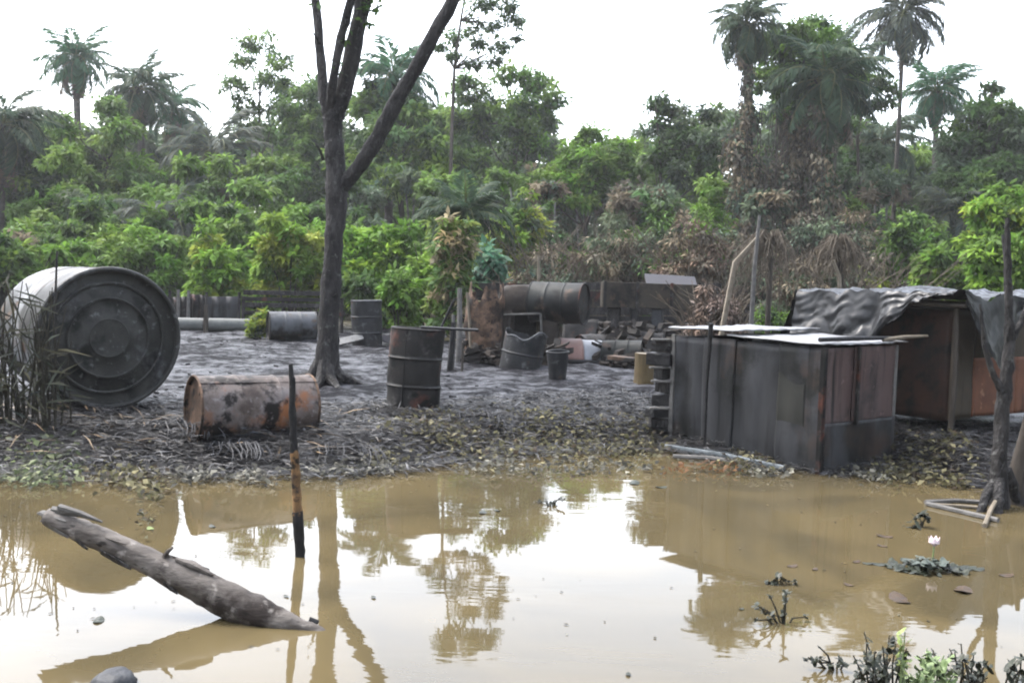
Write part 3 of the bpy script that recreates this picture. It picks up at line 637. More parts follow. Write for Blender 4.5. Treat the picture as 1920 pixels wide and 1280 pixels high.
def ring(mb, M, r, h, t, n=48, k=8):
    vs = []; fs = []
    for i in range(n):
        q = 2*math.pi*i/n
        for j in range(k):
            p = 2*math.pi*j/k; rr = r+t*math.cos(p); vs.append(M @ V((rr*math.cos(q), rr*math.sin(q), h+t*math.sin(p))))
    for i in range(n):
        for j in range(k):
            fs.append((i*k+j, ((i+1) % n)*k+j, ((i+1) % n)*k+(j+1) % k, i*k+(j+1) % k))
    mb.add(vs, fs)

# ---- big tank lying on its side
def tank():
    d = 10.0; c = at(207, 634, d); R = .70; ax = V((-math.sin(math.radians(40)), math.cos(math.radians(40)), .0)).normalized()
    L = 1.5; g = gz(c.x, c.y); M = frame(c, ax)
    t = thing('storage_tank', V((c.x, c.y, g)), 'big grey metal tank lying on its side with ringed round end', 'tank'); WORLD_O[t.name] = tuple(t.location)
    rough_cyl(R, L, M, 64, .012, 3, ribs=(.5, 1.0), rib_h=.008, nh=16).build('shell', TANKM, t, smooth=True)
    e = MB(); e.lathe([(R*.985, .015), (R*.97, .055), (R*.80, .075), (R*.78, .062), (R*.60, .070), (R*.575, .045), (R*.555, .05), (R*.30, .045), (R*.275, .025), (R*.25, .03), (.001, .028)], M, 64)
    e.build('end_plate', TANKEND, t, smooth=True, sharp=60)
    b = MB(); b.lathe([(R*.985, L-.04), (R*.7, L-.02), (.001, L-.01)], M, 48); b.build('back_plate', TANKEND, t, smooth=True)
    r = MB(); ring(r, M, R*.992, 0.0, .026, 64); r.build('rim', TANKEND, t, smooth=True)
    for rr, tt in ((.79, .016), (.57, .013), (.265, .011)):
        q = MB(); ring(q, M, R*rr, .055 if rr > .7 else .04, tt, 56); q.build('raised_ring', TANKEND, t, smooth=True)
tank()

# ---- drums
def lying_drum():
    d = 9.0; A = at(363, 750, 8.85); R = .295; ax = V((math.cos(math.radians(33)), math.sin(math.radians(33)), -.02)).normalized(); L = 1.08
    g = gz(A.x, A.y); A.z = g+R-.05; M = frame(A, ax)
    t = thing('oil_drum', V((A.x, A.y, g)), 'rusty drum lying on its side at the water edge, scraped orange at one end', 'oil drum', 'oil drums'); WORLD_O[t.name] = tuple(t.location)
    rough_cyl(R, L, M, 48, .03, 5, ribs=(.36, .72), rib_h=.007, rib_w=.025, nh=30).build('shell', RUST, t, smooth=True)
    e = MB(); e.lathe([(R*.99, .005), (R*.96, .03), (R*.5, .035), (.001, .03)], M, 40); dh = e.build('drum_head', RUSTOR, t, smooth=True)
    e = MB(); e.lathe([(R*.99, L-.005), (R*.96, L-.03), (.001, L-.03)], M, 40); e.build('drum_head', RUSTOR, t, smooth=True)
    r = MB(); ring(r, M, R*1.0, 0.0, .012, 48); r.build('rim', RUSTOR, t, smooth=True)
    r = MB(); ring(r, M, R*1.0, L, .012, 48); r.build('rim', RUSTOR, t, smooth=True)
    q = MB(); q.tube([M @ V((R*.55, .1, .034)), M @ V((R*.55, .1, .012))], .032, 14); q.build('bung', RUSTOR, dh, smooth=True)
    q = MB(); p = [M @ V((R*1.012*math.cos(.6), R*1.012*math.sin(.6), h)) for h in (.01, .35, .7, L-.01)]; q.tube(p, .008, 6); q.build('weld_seam', RUST, t)
lying_drum()
def upright_drum():
    d = 10.7; b = gp(773, 768, d); R = .285; ax = V((.045, .03, 1)).normalized(); L = .92; b.z -= .04; M = frame(b, ax, (1, 0, 0))
    t = thing('oil_drum', b, 'burnt upright drum standing alone in front of the grey clearing, dented, with a rust patch', 'oil drum', 'oil drums'); WORLD_O[t.name] = tuple(b)
    rough_cyl(R, L, M, 44, .07, 9, ribs=(.31, .61), rib_h=.014, rib_w=.02, nh=30).build('shell', BURNT, t, smooth=True)
    e = MB(); e.lathe([(R*.97, L-.006), (R*.95, L-.03), (.001, L-.035)], M, 40, lambda q, h: 1+.02*math.sin(2*q)); e.build('drum_head', BURNT, t, smooth=True)
    r = MB(); ring(r, M, R*.985, L, .014, 44); r.build('rim', BURNT, t, smooth=True)
    q = MB(); p = [M @ V((R*1.02*math.cos(-1.9), R*1.02*math.sin(-1.9), h)) for h in (.01, .3, .6, L-.01)]; q.tube(p, .008, 6); q.build('weld_seam', BURNT, t)
    p = M @ V((.18, -.06, L+.022)); q = MB(); q.box(p+V((.16, .02, 0)), (.62, .14, .025), (1, .12, -.03)); o = q.build('board', CHAR, bevel=.004)
    tag(o, 'charred flat board lying across the top of the burnt upright drum', 'board')
upright_drum()
def grey_drum():
    d = 20.5; A = gp(503, 650, d); R = .30; A.z += R-.03; ax = V((.92, .38, 0)).normalized(); M = frame(A, ax); L = .95
    t = thing('oil_drum', V((A.x, A.y, A.z-R)), 'grey drum lying on its side behind the left of the forked trunk', 'oil drum', 'oil drums'); WORLD_O[t.name] = tuple(t.location)
    rough_cyl(R, L, M, 40, .02, 2, ribs=(.32, .63), rib_h=.01, nh=20).build('shell', GREYDRUM, t, smooth=True)
    e = MB(); e.lathe([(R*.99, .005), (R*.96, .03), (.001, .03)], M, 36); e.build('drum_head', BURNT, t, smooth=True)
    e = MB(); e.lathe([(R*.99, L-.005), (R*.96, L-.03), (.001, L-.03)], M, 36); e.build('drum_head', BURNT, t, smooth=True)
    r = MB(); ring(r, M, R, 0, .012, 40); ring(r, M, R, L, .012, 40); r.build('rim', BLACKMETAL, t, smooth=True)
grey_drum()
def black_drum():
    d = 20.2; b = gp(688, 648, d); R = .31; b.z -= .05; M = frame(b, V((-.03, 0, 1)).normalized(), (1, 0, 0)); L = .98
    t = thing('oil_drum', b, 'black drum standing upright among debris just right of the forked trunk', 'oil drum', 'oil drums'); WORLD_O[t.name] = tuple(b)
    rough_cyl(R, L, M, 36, .05, 14, ribs=(.33, .66), rib_h=.013, nh=20).build('shell', BLACKMETAL, t, smooth=True)
    e = MB(); e.lathe([(R*.98, L-.005), (R*.95, L-.02), (.001, L-.02)], M, 30); e.build('drum_head', BLACKMETAL, t, smooth=True)
    r = MB(); ring(r, M, R*.99, L, .014, 40); r.build('rim', GREYDRUM, t, smooth=True)
    for (px, py, dd, ln, a, lab) in ((655, 634, 19.8, .55, .5, 'pale bent strip of metal lying left of the black drum'), (728, 628, 20.4, .4, -.6, 'short mauve offcut leaning right of the black drum')):
        p = gp(px, py+10, dd); q = MB(); q.box(p+V((0, 0, .10)), (ln, .22, .03), (math.cos(a), .25, math.sin(a)*.5), az=(-.3*math.sin(a), -.55, .8)); o = q.build('metal_offcut', GREYDRUM if a > 0 else PURPLE, bevel=.004); tag(o, lab, 'scrap metal')
black_drum()

# ---- forked tree
def forked_tree():
    d = 13.0; rng = random.Random(5); b = gp(609, 722, d)
    t = thing('forked_tree', b, 'tall bare forked tree with blackened trunk standing in the clearing', 'tree'); WORLD_O[t.name] = tuple(b)
    def P(l): return [at(x, y, d+dz) for x, y, dz in l]
    def R(l): return [m(d, q) for q in l]
    def dens(pts, rr, k=5):
        o, r2 = [], []
        for i in range(len(pts)-1):
            for j in range(k):
                f = j/k; o.append(pts[i].lerp(pts[i+1], f)+V((rng.uniform(-.008, .008), rng.uniform(-.008, .008), 0))); r2.append((rr[i]*(1-f)+rr[i+1]*f)*rng.uniform(.91, 1.09))
        o.append(pts[-1]); r2.append(rr[-1]); return o, r2
    def seg(name, l, rr, n=14):
        p, r = dens(P(l), R(rr)); MB().tube(p, r, 20, .07, rng).build(name, DARKBARK, t, smooth=True)
    seg('trunk', [(608, 735, 0), (609, 715, 0), (612, 690, 0), (617, 600, 0), (624, 480, 0), (631, 385, 0), (631, 335, 0), (626, 270, 0), (622, 215, 0)], [30, 25, 22, 19.5, 18, 19, 20, 18, 17])
    seg('limb', [(622, 235, 0), (608, 190, 0), (601, 100, .1), (591, 0, .2), (583, -110, .3), (560, -260, .4)], [11, 10, 9, 8.5, 7, 4])
    seg('limb', [(622, 230, 0), (640, 190, 0), (662, 100, -.1), (680, 10, -.2), (694, -110, -.3), (720, -280, -.4)], [17, 16, 15, 14.5, 12, 7])
    seg('limb', [(618, 215, 0), (622, 160, -.2), (640, 70, -.3), (658, 0, -.4), (672, -110, -.5), (664, -250, -.6)], [9, 8, 8, 7.5, 7, 3])
    seg('limb', [(636, 355, 0), (668, 320, -.1), (702, 268, -.2), (745, 188, -.3), (790, 110, -.4), (850, 0, -.5), (915, -120, -.6), (960, -240, -.7)], [15, 14, 13.5, 13, 12, 11, 9, 5])
    for i in range(7):
        a = i*.9+rng.uniform(-.2, .2); e = V((math.cos(a), math.sin(a), 0)); l = rng.uniform(.35, .6); q = MB()
        q.tube([b+e*.08+UP*.30, b+e*.19+UP*.10, b+e*(.2+l*.5)+UP*.02, b+e*(.2+l)-UP*.06], [.07, .075, .05, .02], 8, .08, rng); q.build('root', DARKBARK, t, smooth=True)
    for (x, y, dx, dy) in ((606, 300, -14, -30), (660, 60, 22, -26), (790, 108, 26, -8), (598, 80, -16, -20), (622, 560, 12, -10), (745, 186, -12, -34), (700, 20, 24, -12)):
        q = MB(); p0 = at(x, y, d-.05); p1 = at(x+dx, y+dy, d-.25); q.tube([p0, p0.lerp(p1, .5)+V((.01, 0, .02)), p1], [.022, .013, .005], 6, .1, rng); q.build('twig', DARKBARK, t, smooth=True)
    r2 = np.random.default_rng(8); parts = []
    for (px, py, rx, ry, n) in ((698, 12, 17, 22, 46), (690, 42, 14, 10, 16), (712, -25, 24, 20, 60), (596, 8, 10, 8, 8), (640, -60, 40, 30, 90), (700, -120, 70, 50, 240), (590, -160, 60, 50, 160), (900, -140, 60, 50, 160), (650, 70, 10, 30, 14), (630, 130, 8, 20, 8)):
        parts.append(blob_leaves(r2, at(px, py, d-.25), (m(d, rx), m(d, rx), m(d, ry)), n, .085, DK, sub=6, aspect=.55))
    v, f, c = merge(parts); np_mesh('leaves', v, f, LEAF, c, t)
forked_tree()

# ---- metal-sheet box with two lids
BC = V((2.80, 8.90, 0)); UB = V((.62, -.79, 0)).normalized(); WB = V((.79, .62, 0)).normalized()
def sheet_box():
    A = BC - UB*1.80; top = 1.15; g = gz(2.6, 9.6)
    t = thing('metal_box', V((2.6, 9.8, .0)), 'large dark sheet-metal box with loose lids standing half in the water', 'box'); WORLD_O[t.name] = (2.6, 9.8, 0)
    nu = V((-UB.y*0, 0, 0))
    outF = -WB; outR = UB
    def panel(o, dirx, out, x0, x1, z0, z1, mat, dp, name='sheet_panel', bulge=.012):
        def Pq(u, v):
            x = x0+(x1-x0)*u; z = z0+(z1-z0)*v
            w_ = bulge*noise.noise(V((x*2.5+z0*3, z*2.2, out.x*5)))*2 + .006*math.sin(x*26)
            return o+dirx*x+UP*z+out*(dp+w_)
        mb = MB(); mb.grid(Pq, 16, 16); mb.build(name, mat, t, smooth=True, solid=.006)
    xs_ = [0, .42, .80, 1.34, 1.795]
    for i in range(4):
        panel(A, UB, outF, xs_[i]-.012, xs_[i+1]+.012, -.12, top-.02+(.012 if i % 2 else 0), SHEET, .004+.014*(i % 2))
    panel(A, UB, outF, 1.33, 1.63, .28, .97, PATCH, .021, 'patch_plate', .010)
    C = BC
    panel(C, WB, outR, .03, .46, .42, top-.02, SHEETRED, .006); panel(C, WB, outR, .45, 1.14, .42, top-.01, SHEETRED, .020)
    panel(C, WB, outR, .02, 1.15, -.14, .45, SHEET, .034, 'lower_panel')
    D = C+WB*1.15; B = A+WB*1.15
    panel(A, WB, -UB, 0, 1.15, -.1, top-.03, SHEET, .004); panel(B, UB, WB, 0, 1.8, -.1, top-.03, SHEET, .004)
    for P0, mt in ((C+outF*.025+outR*.02, BURNT), (A, GREYWOOD), (D, GREYWOOD), (B, GREYWOOD)):
        q = MB(); q.box(P0+UP*(top/2-.08), (.05, .05, top+.14), UB); q.build('corner_post', mt, t, bevel=.005)
    q = MB(); q.box(C+WB*.47+outR*.055+UP*.78, (.035, .03, .72), WB, outR); q.build('batten', BURNT, t, bevel=.004)
    # lids: lie on the box but move with it only loosely -> own things
    def lid(c, sx, sy, z, label, tilt, rot):
        cs, sn = math.cos(rot), math.sin(rot); ax = UB*cs+WB*sn; ay = WB*cs-UB*sn
        def Pq(u, v):
            x, y = (u-.5)*sx, (v-.5)*sy
            return c+ax*x+ay*y+UP*(z+tilt*x+.012*noise.noise(V((x*3, y*3, z)))+.004*math.sin(y*30))
        mb = MB(); mb.grid(Pq, 20, 20); o = mb.build('lid_sheet', LID, smooth=True, solid=.012); tag(o, label, 'metal sheet', 'lid sheets on the metal box')
    lid(A+UB*.42+WB*.60, .92, 1.34, top+.075, 'rear left pale zinc lid sheet on the metal box, lying slightly higher', .02, .03)
    lid(A+UB*1.30+WB*.60, 1.12, 1.32, top+.025, 'front right pale zinc lid sheet overhanging the corner of the metal box', -.012, -.03)
    q = MB(); p = C+WB*.70+UP*(top+.055); q.tube([p-WB*.72-UB*.04, p-WB*.2+UP*.006, p+WB*.35+UB*.02+UP*.004], [.020, .022, .016], 8); o = q.build('stick', CHAR, smooth=True); tag(o, 'short charred stick lying on the edge of the front lid sheet', 'stick')
    q = MB(); q.tube([p+WB*.2+UB*.02+UP*-.012, p+WB*.5+UB*.06+UP*.012, p+WB*.85+UB*.10+UP*.02], [.018, .02, .012], 8); o = q.build('stick', PALEWOOD, smooth=True); tag(o, 'pale stick poking out beyond the right corner of the metal box', 'stick')
    # stake in front of the left lid
    s0 = A+UB*.62-WB*.16; q = MB(); q.tube([V((s0.x, s0.y+.09, .0)), V((s0.x-.01, s0.y+.06, .7)), V((s0.x, s0.y+.03, 1.29))], [.012, .016, .026], 8, .08); o = q.build('stake', CHAR, smooth=True); tag(o, 'dark wooden stake standing against the front of the left lid sheet', 'stake')
PATCH = pm('patch_dark', ks(.42, [(.3, (.030, .031, .026)), (.7, (.060, .060, .052))]), 3, (.55, .75), bump=.2, bscale=9, bdist=.006)
sheet_box()

# charred blocks stacked at the left end of the box
def block_stack():
    r = random.Random(3); z = gz(1.5, 10.6)-.02
    names = ['lowest', 'second lowest', 'third from bottom', 'middle', 'third from top', 'second from top', 'topmost']
    base = BC-UB*1.80+V((-.12, .10, 0))
    for i in range(7):
        h = .135+r.uniform(-.02, .02); q = MB(); a = r.uniform(-.7, .7)
        q.box(V((base.x+r.uniform(-.05, .05)+.03, base.y+r.uniform(-.05, .05), z+h/2)), (.19+r.uniform(-.07, .09), .16, h-.02), (math.cos(a), math.sin(a), r.uniform(-.14, .14)))
        o = q.build('charred_block', CHAR if i % 3 else DARKBARK, bevel=.012); tag(o, 'charred block, %s of the stack at the left end of the metal box' % names[i], 'block', 'charred blocks stacked beside the metal box'); z += h
        if i in (1, 3, 4, 6):
            q = MB(); q.box(V((base.x+r.uniform(-.06, .0), base.y-.10, z-.006)), (.20, .06, .02), (1, r.uniform(-.2, .2), 0)); o2 = q.build('chip', GREYWOOD, o, bevel=.004)
block_stack()

# planks at the waterline in front of the box
for (p0, p1, r_, mt, lab, nm, ct) in (((1248, 838), (1470, 878), .035, BLUEGREY, 'blue-grey pole floating along the foot of the metal box', 'pole', 'pole'),
                        ((1262, 855), (1400, 868), .022, GREYWOOD, 'pale thin pole floating in front of the blue-grey pole', 'pole', 'pole'),
                        ((1300, 836), (1440, 862), .05, BLUEGREY, 'wide bluish board half sunk against the front of the metal box', 'board', 'board')):
    a, b = atz(*p0, .03), atz(*p1, .03)
    q = MB()
    if nm == 'pole': q.tube([a, (a+b)/2+V((0, .02, .01)), b], [r_, r_*1.1, r_*.8], 8, .05)
    else: q.box((a+b)/2, ((b-a).length, .13, .025), b-a)
    o = q.build(nm, mt, smooth=nm == 'pole'); tag(o, lab, ct)

# ---- tarpaulin shelter
QX = V((4.36, 9.72, 0)); PX_ = QX - UB*1.75
def shelter():
    t = thing('shelter', V((QX.x, QX.y+1, gz(QX.x, QX.y+1))), 'low shelter roofed with crumpled black plastic over sticks', 'shelter'); WORLD_O[t.name] = tuple(t.location)
    O = QX; uu = -UB; ww = WB; Zr = 1.58
    rc = random.Random(77); tbl = {}
    def cr(k, u, v, nu, nv, a):      # sharp creases: every grid point is pushed off the smooth sheet by its own amount
        key = (k, round(u*nu), round(v*nv))
        if key not in tbl: tbl[key] = V((rc.gauss(0, 1), rc.gauss(0, 1), rc.gauss(0, 1)))
        return tbl[key]*a
    def crump(x, y, s=1): return s*(.05-.07*abs(noise.noise(V((x*2.3, y*1.5, 12))))-.04*abs(noise.noise(V((x*5, y*4, 15))))+.055*noise.noise(V((x*1.6, y*1.6, 2)))+.035*noise.noise(V((x*4, y*4, 5)))+.016*noise.noise(V((x*9, y*9, 8)))+.03*abs(math.sin(x*5.5+2*noise.noise(V((x, y, 9)))*2)))
    def roof(u, v):
        x, y = -.05+1.9*u, -.08+2.6*v
        z = Zr+.05*(1-u)-.0*v+crump(x, y)-.05*math.sin(math.pi*min(1, v*1.2))+.06*v*u
        return O+uu*x+ww*y+UP*z
    mb = MB(); mb.grid(lambda u, v: roof(u, v)+cr(1, u, v, 70, 90, .003), 70, 90); mb.build('roof_sheet', TARP, t, smooth=True, sharp=85)
    def flapL(u, v):     # front-left hanging flap: high at the apex, low towards the left end
        x = -.03+1.85*u; drop = (.04+.52*sstep(.12, .55, np.array(u)).item()+.05*noise.noise(V((x*5, 1, 2)))+.03*noise.noise(V((x*14, 4, 2))))*v
        ph = x*11+v*1.6+3*noise.noise(V((x*1.7, v*.6, 4))); am = (.25+v)*(.6+.6*noise.noise(V((x*2, 3, 8))))
        y = -.09-.06*v-.07*v*abs(math.sin(x*4.2-v*2.6+1.5*noise.noise(V((x*1.3, v, 2)))))**.6-.028*am*math.sin(ph)-.030*am*abs(math.sin(ph*1.3+1))-.03*abs(noise.noise(V((x*6-v*4, v*5, 25))))
        r = roof((x+.05)/1.9, 0)
        return r+ww*(y+.08)-UP*drop+UP*.02*noise.noise(V((x*6, v*3, 1)))*v
    mb = MB(); mb.grid(lambda u, v: flapL(u, v)+cr(2, u, v, 80, 22, .0032*(.3+v)), 80, 22); mb.build('hanging_flap', TARP, t, smooth=True, sharp=85)
    def flapR(u, v):     # right face flap: a hanging triangle
        y = -.06+2.6*u; tri = max(0, 1-abs(u-.24)/.24)*.55+.12+.10*math.sin(u*9)**2
        r = roof(0.0, min(1, (y+.08)/2.6))
        return r-UP*tri*v-uu*(.03+.10*v*math.sin(u*8))+UP*.02*noise.noise(V((y*6, v*3, 1)))*v+uu*.05*noise.noise(V((y*4, v*2, 3)))*v
    mb = MB(); mb.grid(lambda u, v: flapR(u, v)+cr(3, u, v, 90, 20, .0032*(.3+v)), 90, 20); mb.build('hanging_flap', TARP, t, smooth=True, sharp=85)
    def side(u, v):      # sloping sheet at the left end
        y = -.1+2.4*u; r = roof(1.0, (y+.08)/2.6)
        return r+uu*(.30*v)-UP*(.95*v)+uu*.05*noise.noise(V((y*3, v*2, 6)))
    mb = MB(); mb.grid(lambda u, v: side(u, v)+cr(4, u, v, 60, 22, .004), 60, 22); mb.build('side_sheet', TARP, t, smooth=True, sharp=85)
    for (x, y, zt) in ((.06, .06, 1.60), (1.72, .05, 1.56), (.08, 2.3, 1.6), (1.7, 2.3, 1.6), (.06, 1.2, 1.57)):
        p = O+uu*x+ww*y; q = MB(); q.tube([V((p.x, p.y, gz(p.x, p.y)-.1)), V((p.x+.02, p.y, .8)), V((p.x, p.y+.01, zt-.04))], [.03, .028, .024], 8, .06); q.build('post', BARK, t, smooth=True)
    for y in (.02, 1.2, 2.3):
        q = MB(); q.tube([O+uu*(-.05)+ww*y+UP*(Zr-.05), O+uu*1.8+ww*y+UP*(Zr-.05)], .022, 7, .05); q.build('roof_pole', BARK, t, smooth=True)
shelter()
def container():
    K = at(1776, 828, 9.95); g = gz(K.x, K.y); H = 1.10
    a1 = V((-.60, .80, 0)).normalized(); a2 = V((.86, .51, 0)).normalized()
    t = thing('rusty_container', V((K.x, K.y, g)), 'rusty box-shaped tank with orange-stained wall standing under the black tarpaulin', 'container'); WORLD_O[t.name] = tuple(t.location)
    def wall(o, ax, out, x0, x1, z0, z1, mat, name, dp=0):
        def Pq(u, v):
            x = x0+(x1-x0)*u; z = z0+(z1-z0)*v; return o+ax*x+UP*(g+z)+out*(dp+.012*noise.noise(V((x*3, z*3, 2))))
        mb = MB(); mb.grid(Pq, 14, 14); mb.build(name, mat, t, smooth=True, solid=.008)
    o1 = V((-a1.y, a1.x, 0)); o1 = o1 if o1.y < 0 else -o1
    o2 = V((a2.y, -a2.x, 0))
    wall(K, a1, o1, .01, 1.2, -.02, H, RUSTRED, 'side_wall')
    wall(K, a2, o2, .0, .33, .0, H, OLIVE, 'corner_panel', .01)
    wall(K, a2, o2, .33, 1.05, .02, .62, RUSTRED_B, 'lower_panel', .012)
    wall(K, a2, o2, .33, 2.2, .60, H-.02, OLIVE, 'upper_panel', .0)
    wall(K, a2, o2, 1.05, 2.2, .02, .62, RUSTRED_B, 'lower_panel', .004)
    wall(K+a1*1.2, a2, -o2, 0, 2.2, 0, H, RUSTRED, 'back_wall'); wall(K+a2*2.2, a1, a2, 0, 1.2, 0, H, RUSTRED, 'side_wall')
    q = MB(); c = K+a1*.6+a2*1.1; q.add([K+UP*(g+H), K+a2*2.2+UP*(g+H), K+a2*2.2+a1*1.2+UP*(g+H), K+a1*1.2+UP*(g+H)], [(0, 1, 2, 3)]); q.build('top_plate', OLIVE, t, solid=.008)
    q = MB(); q.box(K+UP*(g+H/2)+o2*.012, (.035, .035, H), a2); q.build('corner_strip', OLIVE, t, bevel=.004)
RUSTRED_B = pm('orange_stained', [(.25, (.12, .05, .03)), (.5, (.24, .105, .06)), (.75, (.34, .15, .08))], 2.4, (.6, .85), bump=.25, bscale=16, second=[((.07, .04, .025), 2, .52, .66), ((.04, .03, .022), 1.0, .54, .66, (7, 7, .6)), ((.40, .22, .13), 8, .6, .7)], bdist=.005)
container()

# ---- right-hand tree with buttressed foot, standing in the water
def right_tree():
    d = 7.3; b = atz(1880, 962, -.05); d = b.y; rng = random.Random(2)
    t = thing('small_bare_tree', b, 'thin bare dark tree with swollen grey foot at the right edge of the water', 'tree'); WORLD_O[t.name] = tuple(b)
    def seg(name, l, rr, mat=DARKBARK, n=12):
        p = [at(x, y, d+dz) for x, y, dz in l]; o, r2 = [], []
        for i in range(len(p)-1):
            for j in range(5):
                f = j/5; o.append(p[i].lerp(p[i+1], f)+V((rng.uniform(-.005, .005), rng.uniform(-.005, .005), 0))); r2.append(.7*m(d, rr[i]*(1-f)+rr[i+1]*f)*rng.uniform(.90, 1.10))
        o.append(p[-1]); r2.append(.7*m(d, rr[-1])); MB().tube(o, r2, n, .09, rng).build(name, mat, t, smooth=True)
    seg('trunk', [(1874, 985, 0), (1874, 930, 0), (1874, 850, 0), (1880, 760, 0), (1886, 720, 0), (1893, 640, 0), (1893, 590, 0), (1890, 500, 0), (1889, 408, 0)], [34, 26, 20, 18, 17, 14, 11, 9, 6])
    seg('limb', [(1878, 735, 0), (1858, 690, -.02), (1846, 650, -.04), (1842, 610, -.05), (1838, 570, -.06)], [10, 8, 7, 5, 3])
    seg('limb', [(1892, 645, 0), (1912, 610, .02), (1930, 570, .05), (1950, 480, .1)], [9, 8, 7, 5])
    seg('root', [(1868, 900, 0), (1848, 930, -.1), (1835, 965, -.2)], [14, 13, 10]); seg('root', [(1885, 880, .0), (1905, 930, .1), (1935, 975, .1)], [16, 15, 12])
    seg('root', [(1872, 890, 0), (1872, 940, -.15), (1868, 985, -.25)], [16, 14, 12])
    b2 = at(1912, 985, d+.15); t2 = thing('grey_stump', b2, 'grey leaning broken stump beside the foot of the bare tree at right', 'stump'); WORLD_O[t2.name] = tuple(b2)
    p = [at(x, y, d+.15) for x, y in ((1898, 985), (1904, 940), (1910, 880), (1920, 820), (1934, 740))]
    MB().tube(p, [m(d, q) for q in (30, 22, 16, 11, 4)], 12, .14, rng).build('trunk', BARK, t2, smooth=True)
    for (pts, r_, mt, lab) in ((((1735, 941), (1790, 938), (1860, 942)), 5, GREYWOOD, 'pale stick floating, upper one of the fan left of the bare tree'),
                         (((1738, 944), (1800, 958), (1872, 975)), 5, GREYWOOD, 'pale stick floating, lower one of the fan left of the bare tree'),
                         (((1745, 945), (1800, 948), (1850, 952)), 3.5, PALEWOOD, 'thin pale stick lying inside the fan left of the bare tree'),
                         (((1846, 985), (1858, 960), (1872, 935)), 4.5, PALEWOOD, 'short pale stick propped against the foot of the bare tree')):
        q = MB(); P = [atz(x, y, .015) for x, y in pts]
        if 'propped' in lab: P[1].z, P[2].z = .08, .2; P[1] = at(1858, 955, d-.25); P[2] = at(1872, 932, d-.12)
        q.tube(P, [m(d, r_)]*3, 7, .08, rng); o = q.build('stick', mt, smooth=True); tag(o, lab, 'stick')
right_tree()

# ---- log, pole, stone in the water
def log():
    rng = random.Random(11); pts, rr = [], []
    ctrl = [(88, 968, 4.95, 15), (104, 976, 4.94, 19), (140, 990, 4.92, 22), (190, 1011, 4.88, 25), (270, 1048, 4.83, 28), (350, 1086, 4.78, 32), (420, 1122, 4.74, 35), (480, 1148, 4.70, 34), (540, 1168, 4.66, 22), (600, 1186, 4.62, 12), (680, 1230, 4.56, 6)]
    for i in range(len(ctrl)-1):
        for j in range(6):
            f = j/6; a, b = ctrl[i], ctrl[i+1]; q = [a[k]*(1-f)+b[k]*f for k in range(4)]
            pts.append(at(q[0], q[1], q[2])); rr.append(.92*m(q[2], q[3])*rng.uniform(.95, 1.05))
    b = pts[30].copy(); b.z = 0
    t = thing('drift_log', b, 'thick weathered grey-brown log slanting up out of the muddy water', 'log'); WORLD_O[t.name] = tuple(b)
    mb = MB(); mb.tube(pts, rr, 22, .05, rng)
    mb.v = [tuple(V(v)+V((0, 0, 1))*.010*noise.noise(V(v)*9)+V((0, 0, 1))*.006*noise.noise(V((v[0]*6+v[2]*9, v[1]*40, v[2]*34)))+V((0, 1, 0))*.008*noise.noise(V(v)*14)) for v in mb.v]
    mb.build('trunk', LOGM, t, smooth=True, sharp=60)
    # torn end splinters, bark ridge and a stub
    for (a, b_, r0, r1) in (((112, 950, 4.93), (192, 978, 4.86), .018, .006), ((100, 956, 4.95), (150, 966, 4.9), .022, .008), ((88, 966, 4.96), (70, 962, 5.0), .02, .004), ((95, 982, 4.95), (76, 976, 4.98), .018, .004)):
        q = MB(); q.tube([at(*a), (at(*a)+at(*b_))/2+V((0, 0, .006)), at(*b_)], [r0, r0*.9, r1], 7, .2, rng); q.build('splinter', GREYWOOD, t, smooth=True)
    q = MB(); q.tube([at(308, 1046, 4.80), at(314, 1034, 4.79), at(324, 1026, 4.78)], [.016, .011, .006], 7, .1, rng); q.build('stub', LOGM, t, smooth=True)
    q = MB(); q.tube([at(330, 1048, 4.78), at(360, 1058, 4.76), at(400, 1078, 4.74)], [.01, .02, .008], 7, .15, rng); q.build('bark_ridge', LOGM, t, smooth=True)
    for i in range(9):
        j = rng.randrange(3, 36); c0 = pts[j]; ax = (pts[j+3]-c0).normalized(); r_ = rr[j]; a = rng.uniform(-.2, 2.6)
        sd = ax.cross(UP).normalized(); nn = sd*math.cos(a)*(-1)+ax.cross(sd)*-math.sin(a); nn = nn if nn.y < .5 else -nn
        o_ = c0+nn*(r_*.98); ln = rng.uniform(.06, .2); w_ = rng.uniform(.008, .02); tv = ax.cross(nn); q = MB()
        q.add([o_-tv*w_, o_+ax*ln*.5-tv*w_*1.2+nn*.008, o_+ax*ln-tv*w_*.3+nn*.012, o_+tv*w_, o_+ax*ln*.5+tv*w_*.9+nn*.010, o_+ax*ln+tv*w_*.4+nn*.016], [(0, 1, 4, 3), (1, 2, 5, 4)])
        q.build('bark_flake', (LOGM, GREYWOOD, DARKBARK)[i % 3], t, solid=.005)
    k = atz(586, 1168, .01); q = MB(); q.tube([k+V((-.012, 0, -.02)), k+V((0, 0, .012)), k+V((.03, 0, .008))], [.018, .024, .008], 8, .2, rng); o = q.build('wood_knot', CHAR, smooth=True); tag(o, 'small black knob of wood at the water line where the log dips under', 'wood knot')
log()
